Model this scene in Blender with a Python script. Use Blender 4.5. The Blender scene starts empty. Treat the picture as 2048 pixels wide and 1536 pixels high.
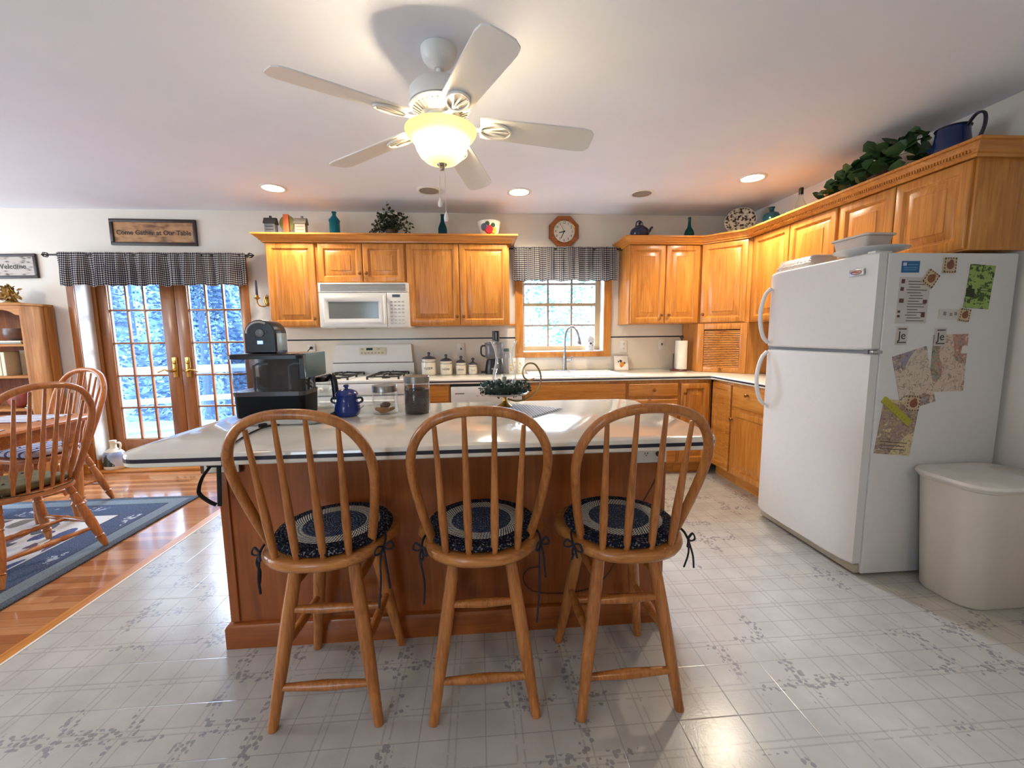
import bpy, bmesh, math, random
from mathutils import Vector, Matrix
SC = bpy.context.scene
COL = SC.collection
PI = math.pi
RNG = random.Random(7)
V = Vector
WM = {}

def R(d): return math.radians(d)
def lin(c):
    return tuple((x/255/12.92 if x/255 <= .04045 else ((x/255+.055)/1.055)**2.4) for x in c)+(1,)

# ------------------------------------------------------------------ mesh builder
class MB:
    def __init__(s):
        s.bm = bmesh.new(); s.uv = None
    def quad(s, *p):
        return s.bm.faces.new([s.bm.verts.new(q) for q in p])
    def box(s, x0, x1, y0, y1, z0, z1, b=0, seg=2, M=None):
        if x0 > x1: x0, x1 = x1, x0
        if y0 > y1: y0, y1 = y1, y0
        if z0 > z1: z0, z1 = z1, z0
        P = [(x0,y0,z0),(x1,y0,z0),(x1,y1,z0),(x0,y1,z0),(x0,y0,z1),(x1,y0,z1),(x1,y1,z1),(x0,y1,z1)]
        vs = [s.bm.verts.new((M @ V(p)) if M else p) for p in P]
        fs = [s.bm.faces.new([vs[i] for i in f]) for f in ((0,3,2,1),(4,5,6,7),(0,1,5,4),(1,2,6,5),(2,3,7,6),(3,0,4,7))]
        if b:
            es = list({e for f in fs for e in f.edges})
            bmesh.ops.bevel(s.bm, geom=es, offset=b, segments=seg, affect='EDGES', profile=.5)
        return s
    def ring(s, pts):
        return [s.bm.verts.new(p) for p in pts]
    def loft(s, rings, cap0=True, cap1=True, closed=True):
        vr = [s.ring(r) for r in rings]
        n = len(vr[0])
        for a, b in zip(vr, vr[1:]):
            for i in range(n if closed else n-1):
                j = (i+1) % n
                try: s.bm.faces.new((a[i], a[j], b[j], b[i]))
                except ValueError: pass
        if closed and cap0: s.bm.faces.new(list(reversed(vr[0])))
        if closed and cap1: s.bm.faces.new(vr[-1])
        return s
    def tube(s, pts, r, n=10, cap=True, loop=False, flat=None):
        pts = [V(p) for p in pts]; m = len(pts)
        rr = r if isinstance(r, (list, tuple)) else [r]*m
        T = []
        for i in range(m):
            if loop: t = pts[(i+1) % m]-pts[i-1]
            else: t = pts[min(i+1, m-1)]-pts[max(i-1, 0)]
            T.append(t.normalized() if t.length > 1e-9 else V((0,0,1)))
        u = T[0].orthogonal().normalized() if flat is None else (V(flat)-T[0]*T[0].dot(V(flat))).normalized()
        rings = []
        for i in range(m):
            u = (u-T[i]*T[i].dot(u))
            u = u.normalized() if u.length > 1e-9 else T[i].orthogonal().normalized()
            w = T[i].cross(u)
            a, b = (rr[i], rr[i]) if not isinstance(rr[i], tuple) else rr[i]
            rings.append([pts[i]+u*math.cos(2*PI*k/n)*a+w*math.sin(2*PI*k/n)*b for k in range(n)])
        if loop:
            rings.append(rings[0]); s.loft(rings, False, False)
        else: s.loft(rings, cap, cap)
        return s
    def lathe(s, prof, o=(0,0,0), ax=(0,0,1), n=28, cap=True, sq=(1,1)):
        o = V(o); ax = V(ax).normalized()
        u = V((1,0,0)) if abs(ax.z) > .9 else ax.orthogonal().normalized()
        w = ax.cross(u)
        rings = [[o+ax*z+(u*math.cos(2*PI*k/n)*sq[0]+w*math.sin(2*PI*k/n)*sq[1])*max(r, 1e-5) for k in range(n)] for r, z in prof]
        s.loft(rings, cap, cap)
        return s
    def prism(s, poly, d, M=None):
        # poly in local xy, extruded along z by d
        a = [V((p[0], p[1], 0)) for p in poly]; b = [V((p[0], p[1], d)) for p in poly]
        if M: a = [M @ p for p in a]; b = [M @ p for p in b]
        s.loft([a, b]); return s
    def ball(s, c, r, n=12, m=8, sc=(1,1,1)):
        c = V(c)
        rings = []
        for i in range(m+1):
            th = PI*i/m
            rings.append([c+V((math.sin(th)*math.cos(2*PI*k/n)*sc[0], math.sin(th)*math.sin(2*PI*k/n)*sc[1], -math.cos(th)*sc[2]))*r+V((0,0,0)) for k in range(n)])
        s.loft(rings, False, False)
        bmesh.ops.remove_doubles(s.bm, verts=s.bm.verts[-(m+1)*n:], dist=1e-6)
        s.bm.verts.ensure_lookup_table()
        return s
    def text(s, txt, size, M, depth=.0008, align='CENTER', bold=0):
        cu = bpy.data.curves.new('txt', 'FONT'); cu.body = txt; cu.size = size
        cu.align_x = align; cu.align_y = 'CENTER'; cu.extrude = depth; cu.resolution_u = 3; cu.offset = bold
        ob = bpy.data.objects.new('txt', cu); COL.objects.link(ob)
        dg = bpy.context.evaluated_depsgraph_get()
        me = bpy.data.meshes.new_from_object(ob.evaluated_get(dg))
        me.transform(M); s.bm.from_mesh(me)
        bpy.data.objects.remove(ob); bpy.data.curves.remove(cu); bpy.data.meshes.remove(me)
        return s

def frame(o, x, y):
    # matrix whose local x,y axes are given world directions
    x = V(x).normalized(); y = V(y).normalized(); z = x.cross(y)
    m = Matrix((x, y, z)).transposed().to_4x4(); m.translation = V(o); return m

def obj(name, mb, m, smooth=40, mods=None):
    me = bpy.data.meshes.new(name)
    mb.bm.normal_update()
    bmesh.ops.recalc_face_normals(mb.bm, faces=mb.bm.faces[:])
    mb.bm.to_mesh(me); mb.bm.free()
    for x in (m if isinstance(m, (list, tuple)) else [m]): me.materials.append(x)
    if smooth:
        me.shade_smooth(); me.set_sharp_from_angle(angle=R(smooth))
    o = bpy.data.objects.new(name, me); COL.objects.link(o)
    WM[o] = Matrix.Identity(4)
    return o

def tag(o, label, cat, group=None, kind=None):
    o['label'] = label; o['category'] = cat
    if group: o['group'] = group
    if kind: o['kind'] = kind
    return o
def thing(name, label, cat, loc=(0,0,0), rz=0, group=None):
    o = bpy.data.objects.new(name, None); COL.objects.link(o)
    o.empty_display_size = .05
    o.location = loc; o.rotation_euler = (0, 0, rz)
    WM[o] = Matrix.Translation(V(loc)) @ Matrix.Rotation(rz, 4, 'Z')
    return tag(o, label, cat, group)
def part(name, mb, m, t, w=False, smooth=40, label=None):
    o = obj(name, mb, m, smooth)
    o.parent = t
    if w: o.matrix_parent_inverse = WM[t].inverted()
    else: WM[o] = WM[t].copy()
    if label: o['label'] = label
    return o
def single(name, mb, m, label, cat, group=None, smooth=40, kind=None):
    # centre the origin on the base
    vs = [v.co for v in mb.bm.verts]
    lo = V((min(v.x for v in vs), min(v.y for v in vs), min(v.z for v in vs)))
    hi = V((max(v.x for v in vs), max(v.y for v in vs), max(v.z for v in vs)))
    c = V(((lo.x+hi.x)/2, (lo.y+hi.y)/2, lo.z))
    bmesh.ops.translate(mb.bm, verts=mb.bm.verts[:], vec=-c)
    o = obj(name, mb, m, smooth); o.location = c
    WM[o] = Matrix.Translation(c)
    return tag(o, label, cat, group, kind)
def struct(name, mb, m, parent=None, smooth=0, label=None):
    o = obj(name, mb, m, smooth)
    if parent: o.parent = parent
    else: o['kind'] = 'structure'
    if label: o['label'] = label
    return o
def copy_tree(o, parent=None):
    c = o.copy(); COL.objects.link(c)
    if parent: c.parent = parent
    for ch in list(o.children): copy_tree(ch, c)
    return c

# ------------------------------------------------------------------ materials
class NT:
    def __init__(s, name):
        s.m = bpy.data.materials.new(name); s.m.use_nodes = True
        s.t = s.m.node_tree; s.n = s.t.nodes; s.p = s.n['Principled BSDF']; s.out = s.n['Material Output']
    def add(s, k, **kw):
        nd = s.n.new(k)
        for a, b in kw.items(): setattr(nd, a, b)
        return nd
    def link(s, a, b): s.t.links.new(a, b)
    def put(s, sock, v):
        if hasattr(v, 'is_output'): s.link(v, sock)
        else: sock.default_value = v
    def math(s, op, a, b=0.0, c=None, clamp=False):
        nd = s.add('ShaderNodeMath', operation=op); nd.use_clamp = clamp
        s.put(nd.inputs[0], a); s.put(nd.inputs[1], b)
        if c is not None: s.put(nd.inputs[2], c)
        return nd.outputs[0]
    def coord(s, kind='Object', scale=(1,1,1), loc=(0,0,0), rnd=0):
        tc = s.add('ShaderNodeTexCoord').outputs[kind]
        if rnd:
            oi = s.add('ShaderNodeObjectInfo').outputs['Random']
            va = s.add('ShaderNodeVectorMath', operation='ADD')
            s.link(tc, va.inputs[0])
            cx = s.add('ShaderNodeCombineXYZ')
            k = s.math('MULTIPLY', oi, rnd)
            for i in range(3): s.link(k, cx.inputs[i])
            s.link(cx.outputs[0], va.inputs[1]); tc = va.outputs[0]
        mp = s.add('ShaderNodeMapping'); s.link(tc, mp.inputs[0])
        mp.inputs['Scale'].default_value = scale; mp.inputs['Location'].default_value = loc
        return mp.outputs[0]
    def xyz(s, v):
        nd = s.add('ShaderNodeSeparateXYZ'); s.link(v, nd.inputs[0]); return nd.outputs
    def noise(s, v, scale=5, detail=3, rough=.5, dist=0):
        nd = s.add('ShaderNodeTexNoise'); s.link(v, nd.inputs['Vector'])
        nd.inputs['Scale'].default_value = scale; nd.inputs['Detail'].default_value = detail
        nd.inputs['Roughness'].default_value = rough; nd.inputs['Distortion'].default_value = dist
        return nd.outputs['Fac']
    def voro(s, v, scale=5, feature='F1', out='Distance'):
        nd = s.add('ShaderNodeTexVoronoi', feature=feature); s.link(v, nd.inputs['Vector'])
        nd.inputs['Scale'].default_value = scale
        return nd.outputs[out]
    def ramp(s, f, stops, mode='LINEAR'):
        nd = s.add('ShaderNodeValToRGB'); s.put(nd.inputs[0], f)
        cr = nd.color_ramp; cr.interpolation = mode
        while len(cr.elements) < len(stops): cr.elements.new(.5)
        for e, (p, c) in zip(cr.elements, stops): e.position = p; e.color = c
        return nd.outputs[0]
    def mix(s, f, a, b, mode='MIX'):
        nd = s.add('ShaderNodeMix', data_type='RGBA', blend_type=mode)
        s.put(nd.inputs[0], f); s.put(nd.inputs[6], a); s.put(nd.inputs[7], b)
        return nd.outputs[2]
    def bump(s, h, strength=.2, dist=.01):
        nd = s.add('ShaderNodeBump'); s.link(h, nd.inputs['Height'])
        nd.inputs['Strength'].default_value = strength; nd.inputs['Distance'].default_value = dist
        s.link(nd.outputs[0], s.p.inputs['Normal'])
    def base(s, v): s.put(s.p.inputs['Base Color'], v)
    def set(s, rough=None, metal=None, spec=None, coat=None, trans=None):
        for k, v in (('Roughness', rough), ('Metallic', metal), ('Specular IOR Level', spec), ('Coat Weight', coat), ('Transmission Weight', trans)):
            if v is not None: s.put(s.p.inputs[k], v)
        return s

CACHE = {}
def flat(name, rgb, rough=.5, metal=0, spec=.5, coat=0, var=.06, vs=9):
    if name in CACHE: return CACHE[name]
    t = NT(name); c = lin(rgb)
    v = t.coord('Object', rnd=3)
    n = t.noise(v, vs, 3)
    d = tuple(x*(1-var) for x in c[:3])+(1,); l = tuple(min(1, x*(1+var)) for x in c[:3])+(1,)
    t.base(t.ramp(n, [(.3, d), (.7, l)])); t.set(rough, metal, spec, coat)
    CACHE[name] = t.m; return t.m
def wood(name, dark, mid, light, axis='Z', rough=.35, sc=1.0, coat=.25):
    t = NT(name)
    k = {'X': (1.1, 9, 9), 'Y': (9, 1.1, 9), 'Z': (9, 9, 1.1)}[axis]
    f = {'X': (4, 90, 90), 'Y': (90, 4, 90), 'Z': (90, 90, 4)}[axis]
    v = t.coord('Object', tuple(a*sc for a in k), rnd=5)
    n1 = t.noise(v, 1.0, 4, .55, 1.2)
    rings = t.math('SINE', t.math('MULTIPLY', n1, 34))
    n2 = t.noise(t.coord('Object', tuple(a*sc for a in f), rnd=5), 1.0, 2, .6)
    mixf = t.math('ADD', t.math('MULTIPLY', n1, .55), t.math('ADD', t.math('MULTIPLY', rings, .018), t.math('MULTIPLY', n2, .40)))
    t.base(t.ramp(mixf, [(.30, lin(dark)), (.50, lin(mid)), (.70, lin(light))]))
    t.set(rough, 0, .4, coat)
    t.p.inputs['Coat Roughness'].default_value = .18
    t.bump(n2, .05, .002)
    return t.m
def glass(name, tint=(1,1,1), refl=1.0, rough=.02, body=0, bodycol=None, edge=0):
    t = NT(name)
    tr = t.add('ShaderNodeBsdfTransparent'); tr.inputs[0].default_value = tuple(tint)+(1,)
    gl = t.add('ShaderNodeBsdfGlossy'); gl.inputs['Roughness'].default_value = rough
    lw = t.add('ShaderNodeLayerWeight'); lw.inputs[0].default_value = .5
    f = t.math('MULTIPLY', t.math('ADD', .035, t.math('MULTIPLY', t.math('POWER', lw.outputs['Facing'], 4.0), .75)), refl, clamp=True)
    mx = t.add('ShaderNodeMixShader'); t.link(f, mx.inputs[0]); t.link(tr.outputs[0], mx.inputs[1]); t.link(gl.outputs[0], mx.inputs[2])
    last = mx
    if edge:
        de = t.add('ShaderNodeBsdfTranslucent'); de.inputs[0].default_value = (.9,.92,.92,1)
        m3 = t.add('ShaderNodeMixShader'); t.link(t.math('MULTIPLY', t.math('POWER', lw.outputs['Facing'], 2.5), edge, clamp=True), m3.inputs[0])
        t.link(mx.outputs[0], m3.inputs[1]); t.link(de.outputs[0], m3.inputs[2]); last = m3; mx = m3
    if body:
        df = t.add('ShaderNodeBsdfDiffuse'); df.inputs[0].default_value = bodycol
        m2 = t.add('ShaderNodeMixShader'); m2.inputs[0].default_value = body
        t.link(mx.outputs[0], m2.inputs[1]); t.link(df.outputs[0], m2.inputs[2]); last = m2
    t.link(last.outputs[0], t.out.inputs[0])
    return t.m
def emis(name, rgb, strength):
    t = NT(name); c = lin(rgb)
    t.base((.8,.8,.8,1)); t.p.inputs['Emission Color'].default_value = c; t.p.inputs['Emission Strength'].default_value = strength
    return t.m

OAK = wood('honey_oak', (166,98,36), (204,134,56), (224,160,84), 'Z')
OAKX = wood('honey_oak_horizontal', (166,98,36), (204,134,56), (224,160,84), 'X')
OAKY = wood('honey_oak_lengthwise', (166,98,36), (204,134,56), (224,160,84), 'Y')
ISL = wood('island_oak_panel', (130,66,24), (158,84,32), (178,102,44), 'Z', sc=.9)
ISLX = wood('island_oak_base', (130,66,24), (158,84,32), (178,102,44), 'X', sc=.9)
STL = wood('stool_oak', (136,78,34), (180,112,54), (206,140,76), 'Z', sc=1.6, rough=.3)
STLX = wood('stool_oak_seat', (140,84,38), (188,122,62), (214,150,84), 'X', sc=1.4, rough=.3)
CHR = wood('dining_chair_wood', (150,82,38), (186,114,58), (212,144,88), 'Z', sc=1.6, rough=.28)
CHRX = wood('dining_table_wood', (152,84,42), (192,122,70), (216,150,100), 'X', sc=1.2, rough=.28)
PINE = wood('bookcase_pine', (140,82,32), (186,122,58), (212,150,86), 'Z', sc=.8, rough=.6, coat=0)
PINEX = wood('bookcase_pine_shelf', (140,82,32), (192,130,64), (216,158,90), 'X', sc=.8, rough=.6, coat=0)
DOORW = wood('door_oak', (116,66,28), (150,90,40), (174,112,58), 'Z', sc=.9)
DOORX = wood('door_oak_rail', (116,66,28), (150,90,40), (174,112,58), 'X', sc=.9)
WALLP = flat('wall_paint', (226,219,207), .7, var=.02, vs=3)
CEILP = flat('ceiling_paint', (236,240,249), .8, var=.015, vs=3)
APPL = flat('appliance_white', (232,230,224), .32, var=.015)
FRIDGE = flat('fridge_white', (222,220,216), .42, var=.015, vs=40)
IVORY = flat('counter_ivory', (232,226,212), .13, var=.02, coat=.4)
NAVY = flat('counter_inlay_navy', (34,36,52), .3)
BLK = flat('black_plastic', (9,9,11), .35)
DGREY = flat('dark_grey', (50,51,54), .4)
IRON = flat('cast_iron', (34,30,28), .5)
CHROME = flat('brushed_nickel', (180,182,184), .22, 1.0)
STEEL = flat('steel_lid', (150,148,142), .3, .9)
BRASS = flat('brass', (196,158,84), .22, 1.0)
BRONZE = flat('knob_bronze', (150,104,58), .3, .8)
WHITE = flat('white_plastic', (236,234,228), .4, var=.02)
FANW = flat('fan_white', (238,236,230), .4, var=.02)
GLASS = glass('clear_glass')
PANE = glass('window_pane', (.97,.98,1), 1.0, 0.0)
CLEARP = glass('clear_jar_glass', (.93,.95,.94), 1.6, .03, edge=.35)
BLKM = flat('black_matte_shell', (7,7,9), .6, 0, .2)
# ------------------------------------------------------------------ room shell
ZC = 2.4514; XW = 2.6985; XL = -6.2; YB = -6.6
# vinyl sheet
t = NT('vinyl_sheet')
pos = t.coord('Object')
X, Y, Z_ = t.xyz(pos)
P = .213
def lines(c, ph):
    u = t.math('FRACT', t.math('ADD', t.math('DIVIDE', c, P), ph))
    d = t.math('ABSOLUTE', t.math('SUBTRACT', u, .5))          # 0 on the double line, .5 on the single line
    dbl = t.math('SUBTRACT', 1.0, t.math('MULTIPLY', t.math('ABSOLUTE', t.math('SUBTRACT', d, .055)), 45), clamp=True)
    sng = t.math('SUBTRACT', 1.0, t.math('MULTIPLY', t.math('SUBTRACT', .5, d), 75), clamp=True)
    near = t.math('SUBTRACT', 1.0, t.math('MULTIPLY', d, 5.2), clamp=True)
    return dbl, sng, near
dx, sx, nx = lines(X, .02)
dy, sy, ny = lines(Y, .0)
# sprigs of flowers sit along the double lines, one in every other cell
cell = t.voro(t.coord('Object', (1/.29, 1/.29, 0)), 1.0, out='Distance')
spr = t.math('GREATER_THAN', .44, cell)
petal = t.voro(t.coord('Object', (54,54,0)), 1.0)
petal = t.math('GREATER_THAN', .42, petal)
nearl = t.math('GREATER_THAN', t.math('MAXIMUM', nx, ny), .28)
flw = t.math('MULTIPLY', t.math('MULTIPLY', spr, nearl), petal)
brk = t.math('GREATER_THAN', t.noise(pos, 26, 2), .40)
ln = t.math('MULTIPLY', t.math('MAXIMUM', dx, dy), brk)
n1 = t.noise(pos, 7, 3)
basec = t.ramp(n1, [(.3, lin((176,171,163))), (.7, lin((189,185,178)))])
c = t.mix(t.math('MULTIPLY', ln, .8), basec, lin((158,151,144)))
c = t.mix(t.math('MULTIPLY', t.math('MAXIMUM', sx, sy), .55), c, lin((128,121,114)))
c = t.mix(t.math('MULTIPLY', flw, .75), c, lin((128,126,130)))
t.base(c); t.set(t.math('ADD', .17, t.math('MULTIPLY', t.noise(pos, 60, 3), .10)), 0, .5)
t.bump(t.math('ADD', t.math('MULTIPLY', t.noise(pos, 120, 3), .5), t.math('MULTIPLY', t.math('MAXIMUM', sx, sy), -1.0)), .14, .004)
VINYL = t.m
# hardwood strip floor, boards along x
t = NT('hardwood_strips')
pos = t.coord('Object')
X, Y, Z_ = t.xyz(pos)
W = .057
row = t.math('FLOOR', t.math('DIVIDE', Y, W))
off = t.math('FRACT', t.math('MULTIPLY', t.math('SINE', t.math('MULTIPLY', row, 12.9)), 437.5))
seg = t.math('FLOOR', t.math('ADD', t.math('DIVIDE', X, .75), t.math('MULTIPLY', off, 5)))
rnd = t.math('FRACT', t.math('MULTIPLY', t.math('SINE', t.math('ADD', t.math('MULTIPLY', row, 7.13), t.math('MULTIPLY', seg, 3.71))), 917.3))
fy = t.math('FRACT', t.math('DIVIDE', Y, W))
seam = t.math('GREATER_THAN', t.math('ABSOLUTE', t.math('SUBTRACT', fy, .5)), .47)
grain = t.noise(t.coord('Object', (3, 60, 1)), 1.0, 3, .6)
f = t.math('ADD', t.math('MULTIPLY', rnd, .5), t.math('MULTIPLY', grain, .5))
c = t.ramp(f, [(.2, lin((146,88,52))), (.5, lin((172,112,70))), (.8, lin((194,138,94)))])
c = t.mix(t.math('MULTIPLY', seam, .5), c, lin((96,52,28)))
t.base(c); t.set(.16, 0, .5, .5)
t.p.inputs['Coat Roughness'].default_value = .08
HARD = t.m

XB = -1.93     # vinyl / hardwood border
fl = struct('floor', MB().box(XB+.012, XW+.1, YB, .0, -.05, 0), VINYL)
struct('floor_hardwood', MB().box(XL, XB-.055, YB, .0, -.05, 0), HARD, fl)
struct('border_board', MB().box(XB-.055, XB, YB, .0, -.05, .001), OAKY, fl)
struct('threshold_strip', MB().box(XB, XB+.012, YB, .0, -.05, .002), flat('vinyl_edge', (226,220,208), .3), fl)
struct('ceiling', MB().box(XL, XW+.1, YB, .25, ZC, ZC+.1), CEILP)
# back wall with door opening and window opening
DX0, DX1, DZ = -3.69, -2.23, 1.995
WX0, WX1, WZ0, WZ1 = .435, 1.254, 1.105, 2.02
wb = MB()
for a, b, z0, z1 in ((XL, DX0, 0, ZC), (DX0, DX1, DZ, ZC), (DX1, WX0, 0, ZC), (WX0, WX1, 0, WZ0), (WX0, WX1, WZ1, ZC), (WX1, XW+.1, 0, ZC)):
    wb.box(a, b, 0, .22, z0, z1)
struct('wall_back', wb, WALLP)
struct('wall_right', MB().box(XW, XW+.1, YB, 0, 0, ZC), WALLP)
# left wall and rear wall, each with a window opening (behind and beside the camera)
wl = MB()
for a, b, z0, z1 in ((YB, -3.2, 0, ZC), (-3.2, -.6, 0, .5), (-3.2, -.6, 2.15, ZC), (-.6, 0.22, 0, ZC)):
    wl.box(XL-.12, XL, a, b, z0, z1)
struct('wall_left', wl, WALLP)
wr = MB()
for a, b, z0, z1 in ((XL, -2.6, 0, ZC), (-2.6, -1.4, 0, .9), (-2.6, -1.4, 2.1, ZC), (-1.4, XW+.1, 0, ZC)):
    wr.box(a, b, YB-.12, YB, z0, z1)
struct('wall_rear', wr, WALLP)
struct('baseboard_right', MB().box(XW-.014, XW, YB, -2.30, 0, .095, .004), OAKY)
struct('baseboard_left', MB().box(XL, DX0-.06, -.014, 0, 0, .095, .004), OAKX, label='oak baseboard on the back wall, left of the glass doors')
struct('baseboard_back', MB().box(DX1+.065, -1.85, -.014, 0, 0, .095, .004), OAKX)

# ------------------------------------------------------------------ French doors (structure)
trim = MB()
trim.box(DX0-.062, DX0, -.018, .0, 0, DZ+.055, .004); trim.box(DX1, DX1+.066, -.018, 0, 0, DZ+.055, .004); trim.box(DX0-.062, DX1+.066, -.0185, -.0005, DZ, DZ+.058, .004)
struct('trim_1', trim, DOORW, smooth=40)
sill = MB(); sill.box(DX0, DX1, -.01, .2, 0, .028, .006)
sill.box(DX0, DX0+.012, -.004, .19, .028, .13); sill.box(DX1-.012, DX1, -.004, .19, .028, .13)
struct('trim_2', sill, OAKX, smooth=40)
fr = MB(); fr.box(DX0, DX0+.035, .16, .22, .02, DZ); fr.box(DX1-.035, DX1, .16, .22, .02, DZ); fr.box(DX0, DX1, .16, .22, DZ-.03, DZ)
struct('trim_3', fr, DOORW)
def french(name, x0, x1, g0, g1, hx, side):
    mb = MB(); y0, y1 = .175, .215
    gz0, gz1, zt = .285, 1.88, 1.96
    mb.box(x0, g0, y0, y1, .035, zt, .003); mb.box(g1, x1, y0, y1, .035, zt, .003)
    mb.box(g0, g1, y0, y1, .035, gz0, .003); mb.box(g0, g1, y0, y1, gz1, zt, .003)
    d = struct(name, mb, DOORW, smooth=40)
    m = MB()
    for i in (1, 2):
        x = g0+(g1-g0)*i/3; m.box(x-.009, x+.009, .182, .208, gz0, gz1, .003)
    for i in range(1, 5):
        z = gz0+(gz1-gz0)*i/5; m.box(g0, g1, .1825, .2075, z-.009, z+.009, .003)
    struct('glazing_bars', m, DOORW, d, 40)
    b = MB()
    for xx in (g0, g1-.012): b.box(xx, xx+.012, .19, .206, gz0, gz1)
    for zz in (gz0, gz1-.012): b.box(g0+.012, g1-.012, .19, .206, zz, zz+.012)
    struct('glazing_bead', b, WHITE, d)
    struct('glass_panes', MB().box(g0, g1, .193, .197, gz0, gz1), PANE, d)
    h = MB(); h.box(hx-.024, hx+.024, .163, .175, .90, 1.10, .004)
    hp = struct('handle_plate', h, BRASS, d, 40)
    l = MB(); l.tube([(hx, .163, .965), (hx, .12, .965), (hx+side*.02, .105, .966), (hx+side*.06, .105, .985), (hx+side*.11, .108, .965), (hx+side*.125, .108, .955)], [.011, .010, .0095, .009, .008, .007], 10)
    l.lathe([(.0, 0), (.018, 0), (.018, .008), (.012, .012), (0, .013)], (hx, .163, 1.05), (0, -1, 0), 16)
    struct('lever_handle', l, BRASS, d, 40)
    return d
french('door_1', -3.655, -2.958, -3.565, -3.085, -3.008, -1)
french('door_2', -2.954, -2.265, -2.838, -2.345, -2.885, 1)

# ------------------------------------------------------------------ kitchen window (structure)
c = MB()
c.box(WX0-.078, WX0, -.02, .0, 1.057, WZ1+.07, .004); c.box(WX1, WX1+.075, -.02, 0, 1.057, WZ1+.07, .004)
c.box(WX0-.078, WX1+.075, -.021, -.0005, 1.055, WZ0, .004); c.box(WX0-.078, WX1+.075, -.021, -.0005, WZ1, WZ1+.072, .004)
win = struct('window_1', c, OAK, smooth=40)
s = MB()
s.box(WX0, WX0+.03, .13, .17, WZ0, WZ1); s.box(WX1-.05, WX1, .13, .17, WZ0, WZ1)
s.box(WX0+.03, WX1-.05, .13, .17, WZ0+.012, WZ0+.06); s.box(WX0+.03, WX1-.05, .131, .171, WZ1-.03, WZ1); s.box(WX0+.03, WX1-.05, .128, .168, 1.575, 1.605)
struct('sash_frame', s, flat('sash_oak_pale', (190,160,120), .4), win)
s = MB()
for i in (1, 2):
    x = WX0+.03+(WX1-WX0-.08)*i/3; s.box(x-.010, x+.010, .14, .16, WZ0+.05, WZ1-.02)
for z in (1.378, 1.80): s.box(WX0+.03, WX1-.05, .1405, .1595, z-.010, z+.010)
struct('glazing_bars', s, flat('window_bar_tan', (150,138,122), .5), win)
struct('glass_panes', MB().box(WX0+.03, WX1-.05, .148, .152, WZ0+.05, WZ1-.02), PANE, win)
struct('window_sill', MB().box(WX0, WX1, -.012, .13, WZ0-.001, WZ0+.014, .004), WHITE, win, 40)

# ------------------------------------------------------------------ cabinet helpers
def raised(O, U, Vv, Nn, w, h, t=.02, fr=.055, flat_=False):
    mb = MB(); O, U, Vv, Nn = V(O), V(U), V(Vv), V(Nn)
    k = min(w, h)
    fr = min(fr, k*.24)
    rings = [(0, 0), (0, t-.006), (.003, t-.002), (.007, t)]
    if not flat_:
        rings += [(fr-.010, t), (fr-.004, t-.005), (fr, t-.012), (fr+.008, t-.013), (fr+.012, t-.011), (fr+.010+min(.036, k*.13), t-.004), (fr+.012+min(.036, k*.13), t-.001), (fr+.015+min(.036, k*.13), t-.001)]
    else:
        rings += [(.016, t), (.022, t+.001)]
    rr = []
    for i, d in rings:
        rr.append([O+U*i+Vv*i+Nn*d, O+U*(w-i)+Vv*i+Nn*d, O+U*(w-i)+Vv*(h-i)+Nn*d, O+U*i+Vv*(h-i)+Nn*d])
    mb.loft(rr)
    return mb
def knob(par, P, Nn):
    mb = MB().lathe([(.0, 0), (.007, 0), (.0055, .008), (.006, .013), (.013, .018), (.0155, .023), (.013, .029), (.006, .032), (0, .0325)], P, Nn, 16)
    return part('knob', mb, BRONZE, par, True)
UPN = (0, 0, 1)
def door(par, O, U, Nn, w, h, k=None, flat_=False, name='door', m=None):
    """O lower-left corner of the leaf, U along its width, k = knob position (du, dv)"""
    d = part(name, raised(O, U, UPN, Nn, w, h, flat_=flat_), m or OAK, par, True, 30)
    if k:
        P = V(O)+V(U)*k[0]+V((0,0,1))*k[1]+V(Nn)*.019
        knob(d, P, Nn)
    return d
FY = -.305
ZB, ZT = 1.374, 2.165
XX = (1,0,0); NY = (0,-1,0)
def upper(label, x0, x1, zb, doors):
    t = thing('wall_cabinet', label, 'cabinet', ((x0+x1)/2, -.15, zb), group='oak wall cabinets')
    part('body', MB().box(x0+.001, x1-.001, FY, -.002, zb, ZT-.002, .002), OAK, t, True)
    for (a, b, k) in doors:
        door(t, (a, FY, zb+.006), XX, NY, b-a, 2.098-zb-.006, k)
    return t
A, B, C_, D = -1.845, -1.414, -.646, .281
upper('honey oak wall cabinet with one tall door, left of the microwave', A, B, ZB, [(A+.012, B-.014, (.385, .065))])
upper('short two door honey oak wall cabinet directly above the microwave', B, C_, 1.757, [(B+.016, -1.022, (.355, .075)), (-1.016, C_-.012, (.03, .075))])
upper('two door honey oak wall cabinet between microwave and window', C_, D, ZB, [(C_+.012, -.176, (.435, .075)), (-.17, D-.014, (.03, .075))])
E1, E2 = 1.4035, 2.0876
upper('two door honey oak wall cabinet right of the kitchen window', E1, E2, ZB, [(E1+.012, 1.744, (.295, .075)), (1.75, E2-.014, (.03, .075))])
# diagonal corner cabinet
G1 = (2.0876, -.305); G2 = (2.3935, -.6115)
FX = 2.3935
t = thing('corner_cabinet', 'diagonal corner wall cabinet with one door above the tambour garage', 'cabinet', (2.4, -.3, ZB), group='oak wall cabinets')
poly = [(2.0886,-.002), (2.0886,-.305), (2.3925,-.6105), (2.6975,-.6105), (2.6975,-.002)]
part('body', MB().prism(poly, ZT-.002-ZB, Matrix.Translation((0,0,ZB))), OAK, t, True)
dU = (V((*G2,0))-V((*G1,0))); L = dU.length; dU.normalize(); dN = V((dU.y, -dU.x, 0))
door(t, V((*G1,0))+dU*.02+V((0,0,ZB+.006)), dU, dN, L-.05, 2.098-ZB-.006, (.03, .075))
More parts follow.
